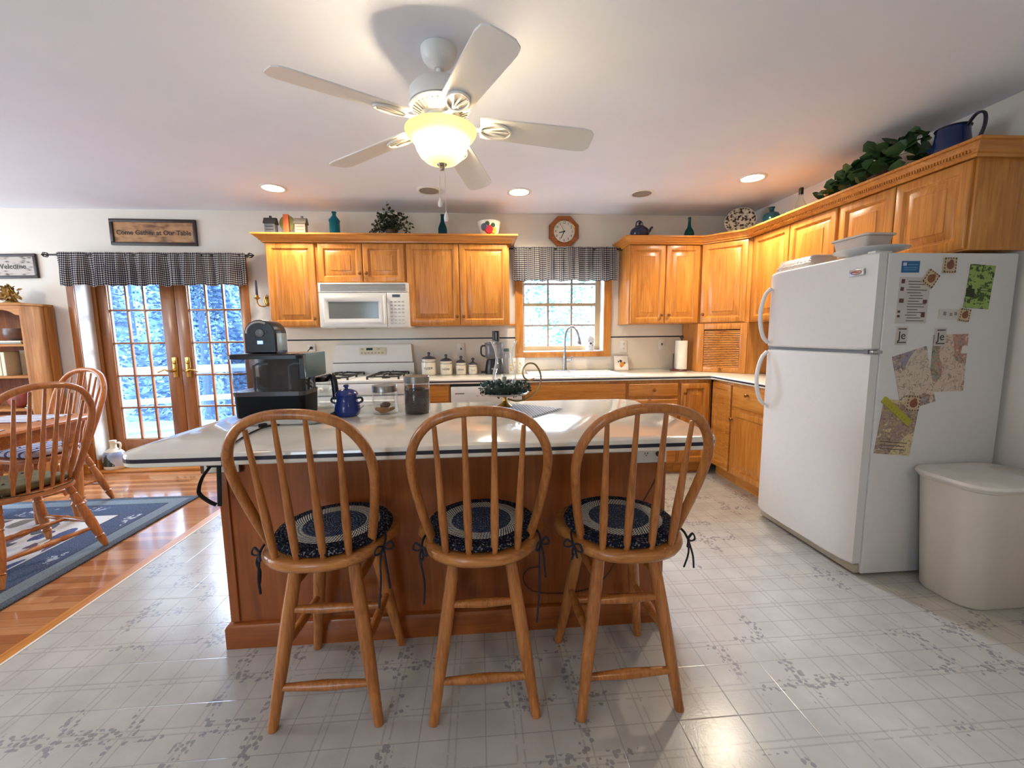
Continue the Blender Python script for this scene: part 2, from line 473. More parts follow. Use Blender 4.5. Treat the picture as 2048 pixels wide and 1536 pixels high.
# right wall cabinets
NX = (-1,0,0)
def rupper(label, ya, yb, zb, doors, knobs=True):
    t = thing('wall_cabinet', label, 'cabinet', (2.55, (ya+yb)/2, zb), group='oak wall cabinets')
    part('body', MB().box(FX, XW-.002, yb+.001, ya-.001, zb, ZT-.002, .002), OAK, t, True)
    for a, b, k in doors:
        door(t, (FX, a, zb+.006), (0,-1,0), NX, a-b, 2.098-zb-.006, k)
rupper('tall two door oak wall cabinet on the right wall, left of the refrigerator', -.6115, -1.50, ZB, [(-.65, -1.062, (.38,.075)), (-1.07, -1.49, (.03,.075))])
rupper('short two door oak wall cabinet above the refrigerator', -1.50, -2.267, 1.672, [(-1.514, -1.878, None), (-1.886, -2.255, None)])
# crown moulding
def sweep(path, prof, m, name, label):
    pts = [V((*p, 0)) for p in path]; rings = []
    for i, p in enumerate(pts):
        ns = []
        if i > 0: d = (pts[i]-pts[i-1]).normalized(); ns.append(V((d.y, -d.x, 0)))
        if i < len(pts)-1: d = (pts[i+1]-pts[i]).normalized(); ns.append(V((d.y, -d.x, 0)))
        if len(ns) == 2:
            n = (ns[0]+ns[1]).normalized(); n = n/ n.dot(ns[0])
        else: n = ns[0]
        rings.append([p+n*o+V((0,0,z)) for o, z in prof])
    return single(name, MB().loft(rings), m, label, 'moulding', 'oak crown mouldings', 25)
CP = [(.001,2.100), (.014,2.100), (.016,2.112), (.026,2.116), (.032,2.128), (.050,2.142), (.060,2.152), (.072,2.155), (.072,2.168), (.001,2.168)]
sweep([(A,-.001), (A,-.325), (D,-.325), (D,-.001)], CP, OAKX, 'crown_moulding', 'stepped oak crown moulding along the cabinets left of the window')
path_r = [(E1,-.001), (E1,-.325), (2.0876+.008,-.325), (2.3735,-.6115-.008), (2.3735,-2.267), (XW-.001,-2.267)]
cr = sweep(path_r, CP, OAKX, 'crown_moulding', 'oak crown moulding round the corner cabinets and above the refrigerator')
dm = MB()
y = -.70
while y > -2.27:
    dm.box(2.3735-.040, 2.3735-.026, y, y+.007, 2.117, 2.133); y -= .014
o = part('dentil_strip', dm, OAK, cr, True, 0); o['kind'] = 'stuff'
# small oak light rail between cabinet and window casing
struct('trim_4', MB().box(D+.001, WX0-.079, -.02, -.001, 1.372, 1.392, .002), OAKX)

# ------------------------------------------------------------------ backsplash with navy line
bs = struct('trim_5', MB().box(-1.845, WX0-.079, -.006, -.0005, .93, 1.372), flat('backsplash_ivory', (224,214,196), .3, var=.02))
struct('inlay_stripe', MB().box(-1.845, WX0-.079, -.008, -.004, 1.249, 1.262), NAVY, bs)
bs2 = struct('trim_6', MB().box(WX1+.076, 2.085, -.006, -.0005, .93, 1.372), flat('backsplash_ivory', (224,214,196)))
struct('inlay_stripe', MB().box(WX1+.076, 2.085, -.008, -.004, 1.245, 1.258), NAVY, bs2)
struct('trim_7', MB().box(WX0-.079, WX1+.076, -.006, -.0005, .93, 1.054), flat('backsplash_ivory', (224,214,196)))

# ------------------------------------------------------------------ base cabinets
BY = -.61
def base(label, x0, x1, fronts, group='oak base cabinets'):
    t = thing('base_cabinet', label, 'cabinet', ((x0+x1)/2, -.3, 0), group=group)
    mb = MB(); mb.box(x0+.001, x1-.001, BY, -.002, .10, .868, .002)
    part('body', mb, OAK, t, True)
    part('toe_kick', MB().box(x0+.001, x1-.001, -.55, -.53, 0, .10), OAKX, t, True)
    for kind, a, b, z0, z1, k in fronts:
        door(t, (a, BY, z0), XX, NY, b-a, z1-z0, k, kind != 'door', 'door' if kind == 'door' else 'drawer', OAK if kind == 'door' else OAKX)
    return t
base('oak base cabinet behind the coffee maker, left of the stove', -1.845, -1.412, [('drawer', -1.83, -1.425, .72, .855, (.2, .067)), ('door', -1.83, -1.425, .115, .70, (.37, .50))])
base('narrow oak drawer cabinet between stove and dishwasher', -.635, -.262, [('drawer', -.62, -.275, .72, .855, (.17, .067)), ('drawer', -.62, -.275, .46, .70, (.17, .12)), ('drawer', -.62, -.275, .115, .44, (.17, .16))])
base('oak sink cabinet with a wide plain false front below the window', .365, 1.290, [('false', .38, 1.275, .655, .85, None), ('door', .38, .825, .115, .635, (.41, .47)), ('door', .83, 1.275, .115, .635, (.035, .47))])
base('oak drawer stack cabinet right of the sink cabinet', 1.290, 1.770, [('drawer', 1.305, 1.755, .725, .842, (.225, .06)), ('drawer', 1.305, 1.755, .43, .70, (.225, .135)), ('drawer', 1.305, 1.755, .115, .41, (.225, .15))])
base('narrow oak base cabinet with one full height door at the inner corner', 1.770, 2.078, [('door', 1.785, 2.052, .112, .838, (.03, .64))])
def rbase(label, ya, yb, fronts):
    t = thing('base_cabinet', label, 'cabinet', (2.4, (ya+yb)/2, 0), group='oak base cabinets')
    part('body', MB().box(2.09, XW-.002, yb+.001, ya-.001, .10, .868, .002), OAK, t, True)
    part('toe_kick', MB().box(2.15, 2.17, yb+.001, ya-.001, 0, .10), OAKY, t, True)
    for kind, a, b, z0, z1, k in fronts:
        door(t, (2.09, a, z0), (0,-1,0), NX, a-b, z1-z0, k, kind == 'drawer', 'door' if kind == 'door' else 'drawer', OAK if kind == 'door' else OAKY)
rbase('oak corner base cabinet with a plain full height door on the right wall', -.612, -.912, [('plain', -.635, -.905, .112, .85, None)])
rbase('oak base cabinet with drawer over door, beside the refrigerator', -.912, -1.495, [('drawer', -.935, -1.48, .675, .842, (.20, .12)), ('door', -.935, -1.48, .112, .65, (-.012+.03, .46))])

# ------------------------------------------------------------------ countertops
def slab(poly, z0=.872, z1=.914):
    """laminate top with rounded nose and navy inlay; poly counter-clockwise, returns two builders"""
    top, inl = MB(), MB()
    def off(d):
        n = len(poly); out = []
        for i in range(n):
            p0, p, p1 = V(poly[i-1]), V(poly[i]), V(poly[(i+1) % n])
            a = (p-p0).normalized(); b = (p1-p).normalized()
            na = V((a.y, -a.x)); nb = V((b.y, -b.x)); m = (na+nb).normalized(); m = m/max(.3, m.dot(na))
            out.append(p+m*d)
        return out
    h = z1-z0
    def ringat(d, z): return [V((q.x, q.y, z)) for q in off(d)]
    top.loft([ringat(-.004, z0), ringat(0, z0+.004), ringat(0, z1-.010), ringat(-.003, z1-.004), ringat(-.010, z1)])
    inl.loft([ringat(.0012, z0+h*.34), ringat(.0012, z0+h*.62)], True, True)
    return top, inl
def rc(cx, cy, r, a0, a1, n=8):
    return [(cx+r*math.cos(R(a0+(a1-a0)*i/n)), cy+r*math.sin(R(a0+(a1-a0)*i/n))) for i in range(n+1)]
ct = thing('countertop', 'ivory laminate counter with navy edge line, sink run and right corner', 'countertop', (.8, -.3, .872))
poly = [(-.638,-.008), (-.638,-.636), (2.02,-.636)] + [(2.045,-.645), (2.060,-.668)] + [(2.062,-1.498), (XW-.003,-1.498), (XW-.003,-.008)]
a, b = slab(poly); part('top', a, IVORY, ct, True, 30); part('edge_inlay', b, NAVY, ct, True, 0)
ct = thing('countertop', 'short ivory counter left of the stove, behind the coffee maker', 'countertop', (-1.63, -.3, .872))
a, b = slab([(-1.85,-.008), (-1.85,-.636), (-1.411,-.636), (-1.411,-.008)]); part('top', a, IVORY, ct, True, 30); part('edge_inlay', b, NAVY, ct, True, 0)

# appliance garage
t = thing('appliance_garage', 'oak corner appliance garage with a tambour shutter on the counter', 'cabinet', (2.4, -.3, .914))
poly = [(2.0886,-.009), (2.0886,-.305), (2.3925,-.6105), (2.6955,-.6105), (2.6955,-.009)]
part('body', MB().prism(poly, ZB-.915-.001, Matrix.Translation((0,0,.915))), OAK, t, True)
O = V((*G1,0))
fr = MB()
def dbox(mb, u0, u1, z0, z1, d0, d1, b=.002):
    M = frame(O, dU, dN.cross(dU)*-1 if False else V((0,0,1)))   # local x along face, y up, z = normal
    M = Matrix((dU, V((0,0,1)), dN)).transposed().to_4x4(); M.translation = O
    mb.box(u0, u1, z0, z1, d0, d1, b, 2, M)
dbox(fr, .005, .062, .916, ZB-.004, 0, .018); dbox(fr, L-.062, L-.005, .916, ZB-.004, 0, .018); dbox(fr, .0625, L-.0625, 1.315, ZB-.004, 0, .018)
part('face_frame', fr, OAK, t, True)
tb = MB()
k = 0; z = .968
while z < 1.300:
    dbox(tb, .0635, L-.0635, z, z+.0112, -.001, .012, .003); z += .0162
sh = part('tambour_shutter', tb, OAKX, t, True, 60); sh['kind'] = 'stuff'
bk = MB(); dbox(bk, .063, L-.063, .968, 1.314, .0004, .0025, 0)
part('gap_shade_sheet', bk, flat('tambour_gap_shade', (74,40,16), .8), t, True)  # dark sheet that paints the shade in the gaps between slats
lb = MB(); dbox(lb, .063, L-.063, .917, .966, -.002, .013)
lo = part('lift_rail', lb, OAKX, t, True)
knob(lo, O+dU*(L/2)+V((0,0,.945))+dN*.013, dN)
# ------------------------------------------------------------------ microwave
mx0, mx1, mz0, mz1 = -1.390, -.622, 1.362, 1.752
t = thing('microwave', 'white over-the-range microwave with grey window under the short cabinet', 'microwave', ((mx0+mx1)/2, -.2, mz0))
part('body', MB().box(mx0, mx1, -.365, -.009, mz0, mz1, .004), APPL, t, True)
v = MB(); v.box(mx0+.002, mx1-.002, -.392, -.366, 1.668, mz1-.002, .004)
vp = part('vent_grille', v, APPL, t, True)
s = MB()
for i in range(5): s.box(mx0+.02, mx1-.02, -.3945, -.390, 1.683+i*.0125, 1.689+i*.0125)
sp = part('vent_slots', s, flat('slot_grey', (120,118,112), .6), vp, True)
d = MB()
O = V((mx0+.002, -.366, mz0+.004)); w, h = .578, .299
rings = []
for i, dd in [(0,0),(0,.020),(.005,.026),(.022,.026),(.034,.034),(.050,.034),(.072,.020)]:
    rings.append([O+V((i,-dd,i)), O+V((w-i,-dd,i)), O+V((w-i,-dd,h-i)), O+V((i,-dd,h-i))])
d.loft(rings)
dp = part('door', d, APPL, t, True)
part('door_window', MB().box(O.x+.078, O.x+w-.078, -.3875, -.3855, O.z+.078, O.z+h-.078), flat('microwave_window', (112,116,112), .12, var=.02), dp, True)
hd = MB(); hd.tube([(O.x+w-.020, -.398, O.z+.03), (O.x+w-.014, -.410, O.z+.06), (O.x+w-.012, -.412, O.z+.15), (O.x+w-.014, -.410, O.z+.24), (O.x+w-.020, -.398, O.z+.27)], .009, 10)
part('door_handle', hd, APPL, dp, True)
cp = part('control_panel', MB().box(O.x+w+.003, mx1-.002, -.392, -.366, mz0+.004, 1.665, .004), APPL, t, True)
part('display', MB().box(O.x+w+.05, O.x+w+.118, -.3935, -.391, 1.625, 1.648), flat('display_dark', (24,40,44), .2), cp, True)
kb = MB()
for r in range(7):
    for c in range(4): kb.box(O.x+w+.030+c*.033, O.x+w+.052+c*.033, -.3932, -.391, 1.392+r*.031, 1.400+r*.031 + (.006 if r > 2 else 0), .001)
kp = part('keypad', kb, flat('key_grey', (188,184,176), .5), cp, True); kp['kind'] = 'stuff'
vt = MB(); vt.box(mx0+.10, mx0+.32, -.30, -.12, mz0-.004, mz0); part('lamp_cover', vt, flat('lens_grey', (170,166,156), .4), t, True)

# ------------------------------------------------------------------ range
rx0, rx1 = -1.406, -.642
t = thing('gas_range', 'white gas stove with iron grates under the microwave', 'stove', ((rx0+rx1)/2, -.35, 0))
part('body', MB().box(rx0, rx1, -.62, -.012, .04, .895, .004), APPL, t, True)
part('cooktop', MB().box(rx0-.001, rx1+.001, -.665, -.085, .896, .922, .008), APPL, t, True)
bg = MB(); bg.loft([[(rx0,-.012,.90),(rx1,-.012,.90),(rx1,-.085,.90),(rx0,-.085,.90)], [(rx0,-.012,1.03),(rx1,-.012,1.03),(rx1,-.095,1.03),(rx0,-.095,1.03)], [(rx0+.012,-.012,1.035),(rx1-.012,-.012,1.035),(rx1-.012,-.092,1.035),(rx0+.012,-.092,1.035)], [(rx0+.024,-.012,1.200),(rx1-.024,-.012,1.200),(rx1-.024,-.060,1.200),(rx0+.024,-.060,1.200)], [(rx0+.030,-.016,1.208),(rx1-.030,-.016,1.208),(rx1-.030,-.054,1.208),(rx0+.030,-.054,1.208)]])
bgp = part('backguard', bg, APPL, t, True, 20)
part('vent_gap', MB().box(rx0+.004, rx1-.004, -.097, -.09, 1.030, 1.037), BLK, bgp, True)
M = Matrix.Translation((0,-.0885,1.12)) @ Matrix.Rotation(-.19, 4, 'X')
pn = MB(); pn.box(-1.155, -.905, .008, .013, -.010, .062, .001, 2, M)
pp = part('control_panel', pn, flat('panel_beige', (214,206,178), .4), bgp, True)
dsp = MB(); dsp.box(-1.09, -1.03, .006, .010, .034, .056, 0, 2, M); part('display', dsp, flat('display_green', (18,52,56), .2), pp, True)
kk = MB()
for i in range(7): kk.box(-1.14+i*.032, -1.122+i*.032, .0065, .010, .002, .014, 0, 2, M)
kk.box(-1.14, -1.115, .0065, .010, .040, .050, 0, 2, M); kk.box(-.985, -.96, .0065, .010, .040, .050, 0, 2, M)
part('buttons', kk, flat('button_tan', (170,158,124), .5), pp, True)
fp = part('front_panel', MB().box(rx0, rx1, -.668, -.621, .80, .893, .006), APPL, t, True)
for x in (-1.315, -1.225, -.825, -.735):
    kn = MB().lathe([(0,0),(.022,0),(.021,.012),(.016,.018),(.014,.026),(0,.027)], (x,-.667,.847), (0,-1,0), 20)
    kn.box(x-.003, x+.003, -.699, -.69, .835, .859, .001)
    part('burner_knob', kn, WHITE, t, True)
od = part('oven_door', MB().box(rx0+.004, rx1-.004, -.665, -.621, .24, .79, .008), APPL, t, True)
part('oven_window', MB().box(rx0+.16, rx1-.16, -.667, -.66, .38, .62), flat('oven_glass', (30,30,32), .1), od, True)
hh = MB(); hh.tube([(rx0+.09,-.665,.745),(rx0+.09,-.70,.748),(rx0+.12,-.712,.75),(rx1-.12,-.712,.75),(rx1-.09,-.70,.748),(rx1-.09,-.665,.745)], .012, 10)
part('oven_handle', hh, WHITE, od, True)
part('storage_drawer', MB().box(rx0+.004, rx1-.004, -.66, -.621, .06, .232, .008), APPL, t, True)
for x in (-1.24, -.82):
    g = MB()
    for y0 in (-.50, -.24):
        g.lathe([(0,.923),(.035,.923),(.038,.932),(.03,.938),(0,.939)], (x, y0, 0), (0,0,1), 18)
    for xx in (-.13, .13): g.tube([(x+xx,-.62,.945),(x+xx,-.12,.945)], .006, 8)
    for yy in (-.62,-.37,-.12): g.tube([(x-.13,yy,.945),(x+.13,yy,.945)], .006, 8)
    for y0 in (-.50,-.24):
        for a in range(4):
            dx, dy = math.cos(a*PI/2), math.sin(a*PI/2)
            g.tube([(x+dx*.128, y0+dy*.118, .946), (x+dx*.03, y0+dy*.03, .958)], .007, 8)
    for xx in (-.13,.13):
        for yy in (-.62,-.37,-.12): g.box(x+xx-.007, x+xx+.007, yy-.007, yy+.007, .922, .948)
    part('burner_grate', g, IRON, t, True)

# ------------------------------------------------------------------ dishwasher
t = thing('dishwasher', 'white dishwasher under the counter, left of the sink', 'dishwasher', (.05,-.3,0))
part('body', MB().box(-.258, .360, -.60, -.015, .04, .866), DGREY, t, True)
part('toe_panel', MB().box(-.25, .352, -.58, -.603, .0, .095), WHITE, t, True)
dp = part('door', MB().box(-.255, .357, -.632, -.603, .105, .705, .006), APPL, t, True)
cp = part('control_panel', MB().box(-.255, .357, -.640, -.603, .712, .848, .006), APPL, t, True)
part('handle_recess', MB().box(-.22, -.14, -.642, -.636, .785, .793, .002), flat('recess_brown', (92,70,56), .5), cp, True)
bb = MB()
for i in range(5): bb.box(-.04+i*.05, -.015+i*.05, -.642, -.638, .765, .772, .001)
part('buttons', bb, flat('button_grey', (170,166,158), .5), cp, True)

# ------------------------------------------------------------------ sink and faucet
SINKM = flat('sink_white', (232,234,238), .12, var=.01)
t = thing('sink', 'white drop-in double kitchen sink in the counter below the window', 'sink', (.87,-.34,.914))
r = MB()
def rrect(x0, x1, y0, y1, rad, z, n=5):
    return [V((x, y, z)) for cx, cy, a in ((x1-rad, y1-rad, 0), (x0+rad, y1-rad, 90), (x0+rad, y0+rad, 180), (x1-rad, y0+rad, 270)) for x, y in rc(cx, cy, rad, a, a+90, n)]
r.loft([rrect(.45, 1.29, -.585, -.07, .04, .9145), rrect(.45, 1.29, -.585, -.07, .04, .921), rrect(.456, 1.284, -.579, -.076, .036, .926), rrect(.475, 1.265, -.56, -.13, .03, .926), rrect(.483, 1.257, -.552, -.138, .028, .920), rrect(.50, 1.24, -.535, -.155, .04, .9155)], False, True)
part('basin_rim', r, SINKM, t, True)
part('divider', MB().box(.86, .88, -.53, -.16, .916, .924, .003), SINKM, t, True)
t = thing('faucet', 'brushed nickel gooseneck faucet with pull-down spray head', 'faucet', (.84,-.10,.926))
f = MB(); f.loft([rrect(.71,.965,-.13,-.08,.024,.9265), rrect(.71,.965,-.13,-.08,.024,.931), rrect(.714,.961,-.126,-.084,.02,.934)])
part('deck_plate', f, CHROME, t, True)
f = MB(); f.lathe([(.026,.934),(.024,.945),(.020,.96),(.019,1.07),(.017,1.08),(.0,1.081)], (.838,-.105,0), n=20)
part('body', f, CHROME, t, True)
pts = [(.838,-.105,1.06),(.838,-.105,1.24)]
for i in range(1, 13):
    a = PI - PI*i/12*.94
    pts.append((.838+.066+.066*math.cos(a), -.105-.02*i/12, 1.24+.115*math.sin(a)))
part('spout', MB().tube(pts, .0125, 12), CHROME, t, True)
e = V(pts[-1])
part('spray_head', MB().lathe([(0,0),(.013,0),(.014,.02),(.019,.05),(.021,.085),(.018,.095),(0,.096)], e+V((-.002,0,.012)), (.16,0,-1), 18), CHROME, t, True)
f = MB(); f.tube([(.85,-.105,1.02),(.89,-.108,1.02)], .012, 12); f.tube([(.885,-.108,1.02),(.905,-.11,1.03),(.912,-.112,1.07)], [.008,.006,.005], 10)
part('lever', f, CHROME, t, True)

# ------------------------------------------------------------------ refrigerator
fx, fy0, fy1, fz = 1.975, -2.270, -1.512, 1.656
t = thing('refrigerator', 'white top-freezer refrigerator with papers and magnets on its side', 'refrigerator', (2.3, -1.89, 0))
part('body', MB().box(fx, 2.664, fy0, fy1, .012, fz, .006), FRIDGE, t, True)
part('base_grille', MB().box(fx-.03, fx+.01, fy0+.01, fy1-.01, .012, .058, .004), flat('grille_beige', (176,166,146), .5), t, True)
def fdoor(name, z0, z1):
    mb = MB()
    n = 12; prof = []
    # slightly bowed front
    for i in range(n+1):
        y = fy0+.006+(fy1-fy0-.012)*i/n; u = 2*i/n-1
        prof.append((1.918-.016*(1-u**4)+ (.010 if abs(u) == 1 else 0), y))
    poly = [(fx-.004, fy0+.006)] + prof + [(fx-.004, fy1-.006)]
    rings = []
    for z, ins in ((z0, .008), (z0+.006, .002), (z0+.014, 0), (z1-.014, 0), (z1-.006, .002), (z1, .008)):
        rings.append([V((x+(ins if x < 1.95 else 0), y+(ins if y < -1.9 else -ins)*(1 if abs(y+1.89) > .36 else 0), z)) for x, y in poly])
    mb.loft(rings)
    return part(name, mb, FRIDGE, t, True, 50)
d1 = fdoor('freezer_door', 1.188, 1.662)
d2 = fdoor('fridge_door', .062, 1.170)
part('door_gasket', MB().box(fx-.05, fx-.005, fy0+.02, fy1-.02, 1.168, 1.190), flat('gasket_grey', (120,124,130), .5), t, True)
def fh(par, z0, z1, up):
    y = fy1-.035; m = (z0+z1)/2
    pts = []
    for i in range(13):
        u = i/12; z = z0+(z1-z0)*u
        pts.append((1.905-.062*math.sin(PI*min(1, max(0, u)))**.55, y, z))
    part('handle', MB().tube(pts, [(.011,.016)]*13, 12, flat=(1,0,0)), FRIDGE, par, True)
fh(d1, 1.215, 1.565, True); fh(d2, .80, 1.155, False)
# badge
b = MB(); b.box(1.8985, 1.905, -2.215, -2.135, 1.560, 1.592, .002)
bd = part('badge', b, flat('badge_silver', (206,206,204), .25, .6), d1, True)
el = MB(); el.tube([(1.8978, -2.175+.030*math.cos(2*PI*i/24), 1.576+.0085*math.sin(2*PI*i/24)) for i in range(24)], .0016, 6, loop=True)
el.tube([(1.8978, -2.196, 1.575), (1.8978, -2.155, 1.578)], .0018, 6)
part('badge_oval', el, flat('badge_red', (140,40,44), .4), bd, True)
hg = MB(); hg.box(1.93, 2.02, fy0+.03, fy0+.075, 1.6565, 1.672, .004); part('hinge_cover', hg, flat('hinge_white', (214,212,206), .4), t, True)
hg = MB(); hg.box(1.93, 1.985, fy0-.001, fy0+.05, 1.171, 1.187, .003); part('hinge', hg, CHROME, t, True)

# ------------------------------------------------------------------ island
t = thing('kitchen_island', 'kitchen island with oak base and ivory top edged by a navy line', 'island', (-.15,-2.3,0))
ix0, ix1, iy0, iy1 = -1.045, .785, -2.49, -2.03
bd = MB(); bd.box(ix0, ix1, iy0, iy1, .0, .888)
part('base_panel', bd, ISL, t, True, 0)
for nm, x0, x1 in (('corner_post', ix0-.006, ix0+.030), ('corner_post', ix1-.030, ix1+.006)):
    part(nm, MB().box(x0, x1, iy0-.010, iy0+.05, .11, .887, .004), ISL, t, True)
for x in (-.435, .175): part('panel_seam', MB().box(x-.004, x+.004, iy0-.003, iy0, .105, .887, .001), ISL, t, True)
bm = MB(); bm.loft([[V((x, y, z)) for x, y in ((ix0-o, iy0-o), (ix1+o, iy0-o), (ix1+o, iy1+o), (ix0-o, iy1+o))] for o, z in ((.024, 0), (.024, .088), (.018, .100), (.004, .106))])
part('base_moulding', bm, ISLX, t, True, 30)
# rounded and clipped top, counter-clockwise
tx0, tx1, ty0, ty1 = -1.125, .815, -2.868, -2.00
poly = rc(tx0+.07, ty0+.07, .07, 180, 270) + rc(tx1-.07, ty0+.07, .07, 270, 360) + rc(tx1-.10, ty1-.10, .10, 0, 90) + rc(tx0+.10, ty1-.10, .10, 90, 180)
a, b = slab(poly, .889, .933)
tp = part('top', a, IVORY, t, True, 30); part('edge_inlay', b, NAVY, t, True, 0)
# island outlets
def outlet(x0, x1, z0, z1, y, label, box=0, holes=2, horiz=False, switch=False, ny=-1):
    t = thing('switch_plate' if switch else 'wall_outlet', label, 'switch' if switch else 'outlet', ((x0+x1)/2, y, z0), group='outlet and switch plates')
    if box: part('mounting_box', MB().box(x0-.018, x1+.0, y-box, y, z0-.004, z1+.004, .002), flat('box_brown', (104,70,44), .5), t, True)
    yy = y-box
    p = part('cover_plate', MB().box(x0, x1, yy-.007, yy, z0, z1, .003), flat('plate_ivory', (226,220,206), .35), t, True)
    n = 2
    if switch:
        tg = MB(); cx, cz = (x0+x1)/2, (z0+z1)/2
        tg.box(cx-.006, cx+.006, yy-.016, yy-.006, cz-.011, cz+.011, .002); part('toggle', tg, DGREY, p, True)
    else:
        for i in (-1, 1):
            cx, cz = (x0+x1)/2, (z0+z1)/2
            if horiz: cx += i*(x1-x0)*.2
            else: cz += i*(z1-z0)*.2
            s = MB(); s.lathe([(0,0),(.016,0),(.015,.003),(0,.0032)], (cx, yy-.0065, cz), (0,-1,0), 18)
            sk = part('socket', s, flat('plate_ivory', (0,0,0)), p, True)
            h = MB(); h.box(cx-.007, cx-.004, yy-.0104, yy-.009, cz-.002, cz+.007); h.box(cx+.004, cx+.007, yy-.0104, yy-.009, cz-.002, cz+.007); h.box(cx-.002, cx+.002, yy-.0104, yy-.009, cz-.009, cz-.005)
            part('slots', h, BLK, sk, True)
    return t
outlet(.655, .785, .735, .815, iy0, 'ivory double outlet on the right end of the island front', .016, horiz=True)
outlet(-1.085, -.955, .757, .84, iy0-.002, 'ivory outlet box at the left corner of the island, under the top', .02, horiz=True)
outlet(-1.655, -1.585, 1.10, 1.215, -.006, 'outlet with a black plug in it, left of the stove backguard')
outlet(-.222, -.150, 1.095, 1.21, -.006, 'switch plate on the backsplash above the canisters', switch=True)
outlet(1.430, 1.505, 1.10, 1.215, -.006, 'outlet on the backsplash just right of the kitchen window')
outlet(1.832, 1.905, 1.12, 1.228, -.006, 'switch plate on the backsplash left of the paper towel', switch=True)
c = MB(); c.tube([(-1.62,-.013,1.18),(-1.62,-.04,1.18),(-1.645,-.05,1.15),(-1.68,-.05,1.08),(-1.70,-.06,1.0),(-1.70,-.10,.93),(-1.66,-.2,.9195)], .004, 8); c.lathe([(0,0),(.013,0),(.013,.018),(.006,.026),(0,.026)], (-1.62,-.018,1.18), (0,-1,0), 14)
single('power_cord', c, BLK, 'short black cord plugged into the outlet left of the stove', 'cord')
# cord from the island outlet
c = MB()
c.lathe([(0,0),(.012,0),(.012,.02),(.005,.03),(0,.03)], (.746,iy0-.0265,.775), (0,-1,0), 14)
cpts = [(.746,-2.54,.775),(.745,-2.55,.74),(.73,-2.525,.66),(.66,-2.52,.52),(.61,-2.52,.42),(.55,-2.52,.27),(.47,-2.52,.19),(.36,-2.52,.17),(.25,-2.52,.175),(.19,-2.52,.20),(.165,-2.52,.25),(.19,-2.52,.29),(.24,-2.52,.295)]
def smooth_pts(p, n=6):
    p = [V(q) for q in p]; out = []
    for i in range(len(p)-1):
        a, b, c, d = p[max(i-1,0)], p[i], p[i+1], p[min(i+2,len(p)-1)]
        for k in range(n):
            u = k/n
            out.append(.5*((2*b)+(c-a)*u+(2*a-5*b+4*c-d)*u*u+(3*b-a-3*c+d)*u**3))
    out.append(p[-1]); return out
c.tube(smooth_pts(cpts), .0032, 8)
single('extension_cord', c, flat('cord_brown', (84,42,20), .5), 'thin brown cord from the island outlet, curling behind the right stool', 'cord')
# strap at the left corner
s = MB()
sp = [(-1.005,-2.548,.85),(-1.035,-2.56,.795),(-1.065,-2.56,.755),(-1.083,-2.56,.71),(-1.080,-2.56,.685),(-1.052,-2.556,.655),(-1.030,-2.552,.640)]
s.tube(smooth_pts(sp), [(.0035,.009)]*37, 8, flat=(1,0,.5))
s.tube(smooth_pts([(-1.0,-2.545,.86),(-1.005,-2.556,.79),(-1.012,-2.555,.70),(-1.018,-2.552,.635)]), [(.009,.0035)]*19, 8, flat=(1,0,0))
s.box(-1.05,-.995,-2.562,-2.545,.79,.835,.006)
single('hanging_strap', s, flat('strap_black', (16,16,18), .7), 'black looped strap hanging from the left corner of the island top', 'strap')

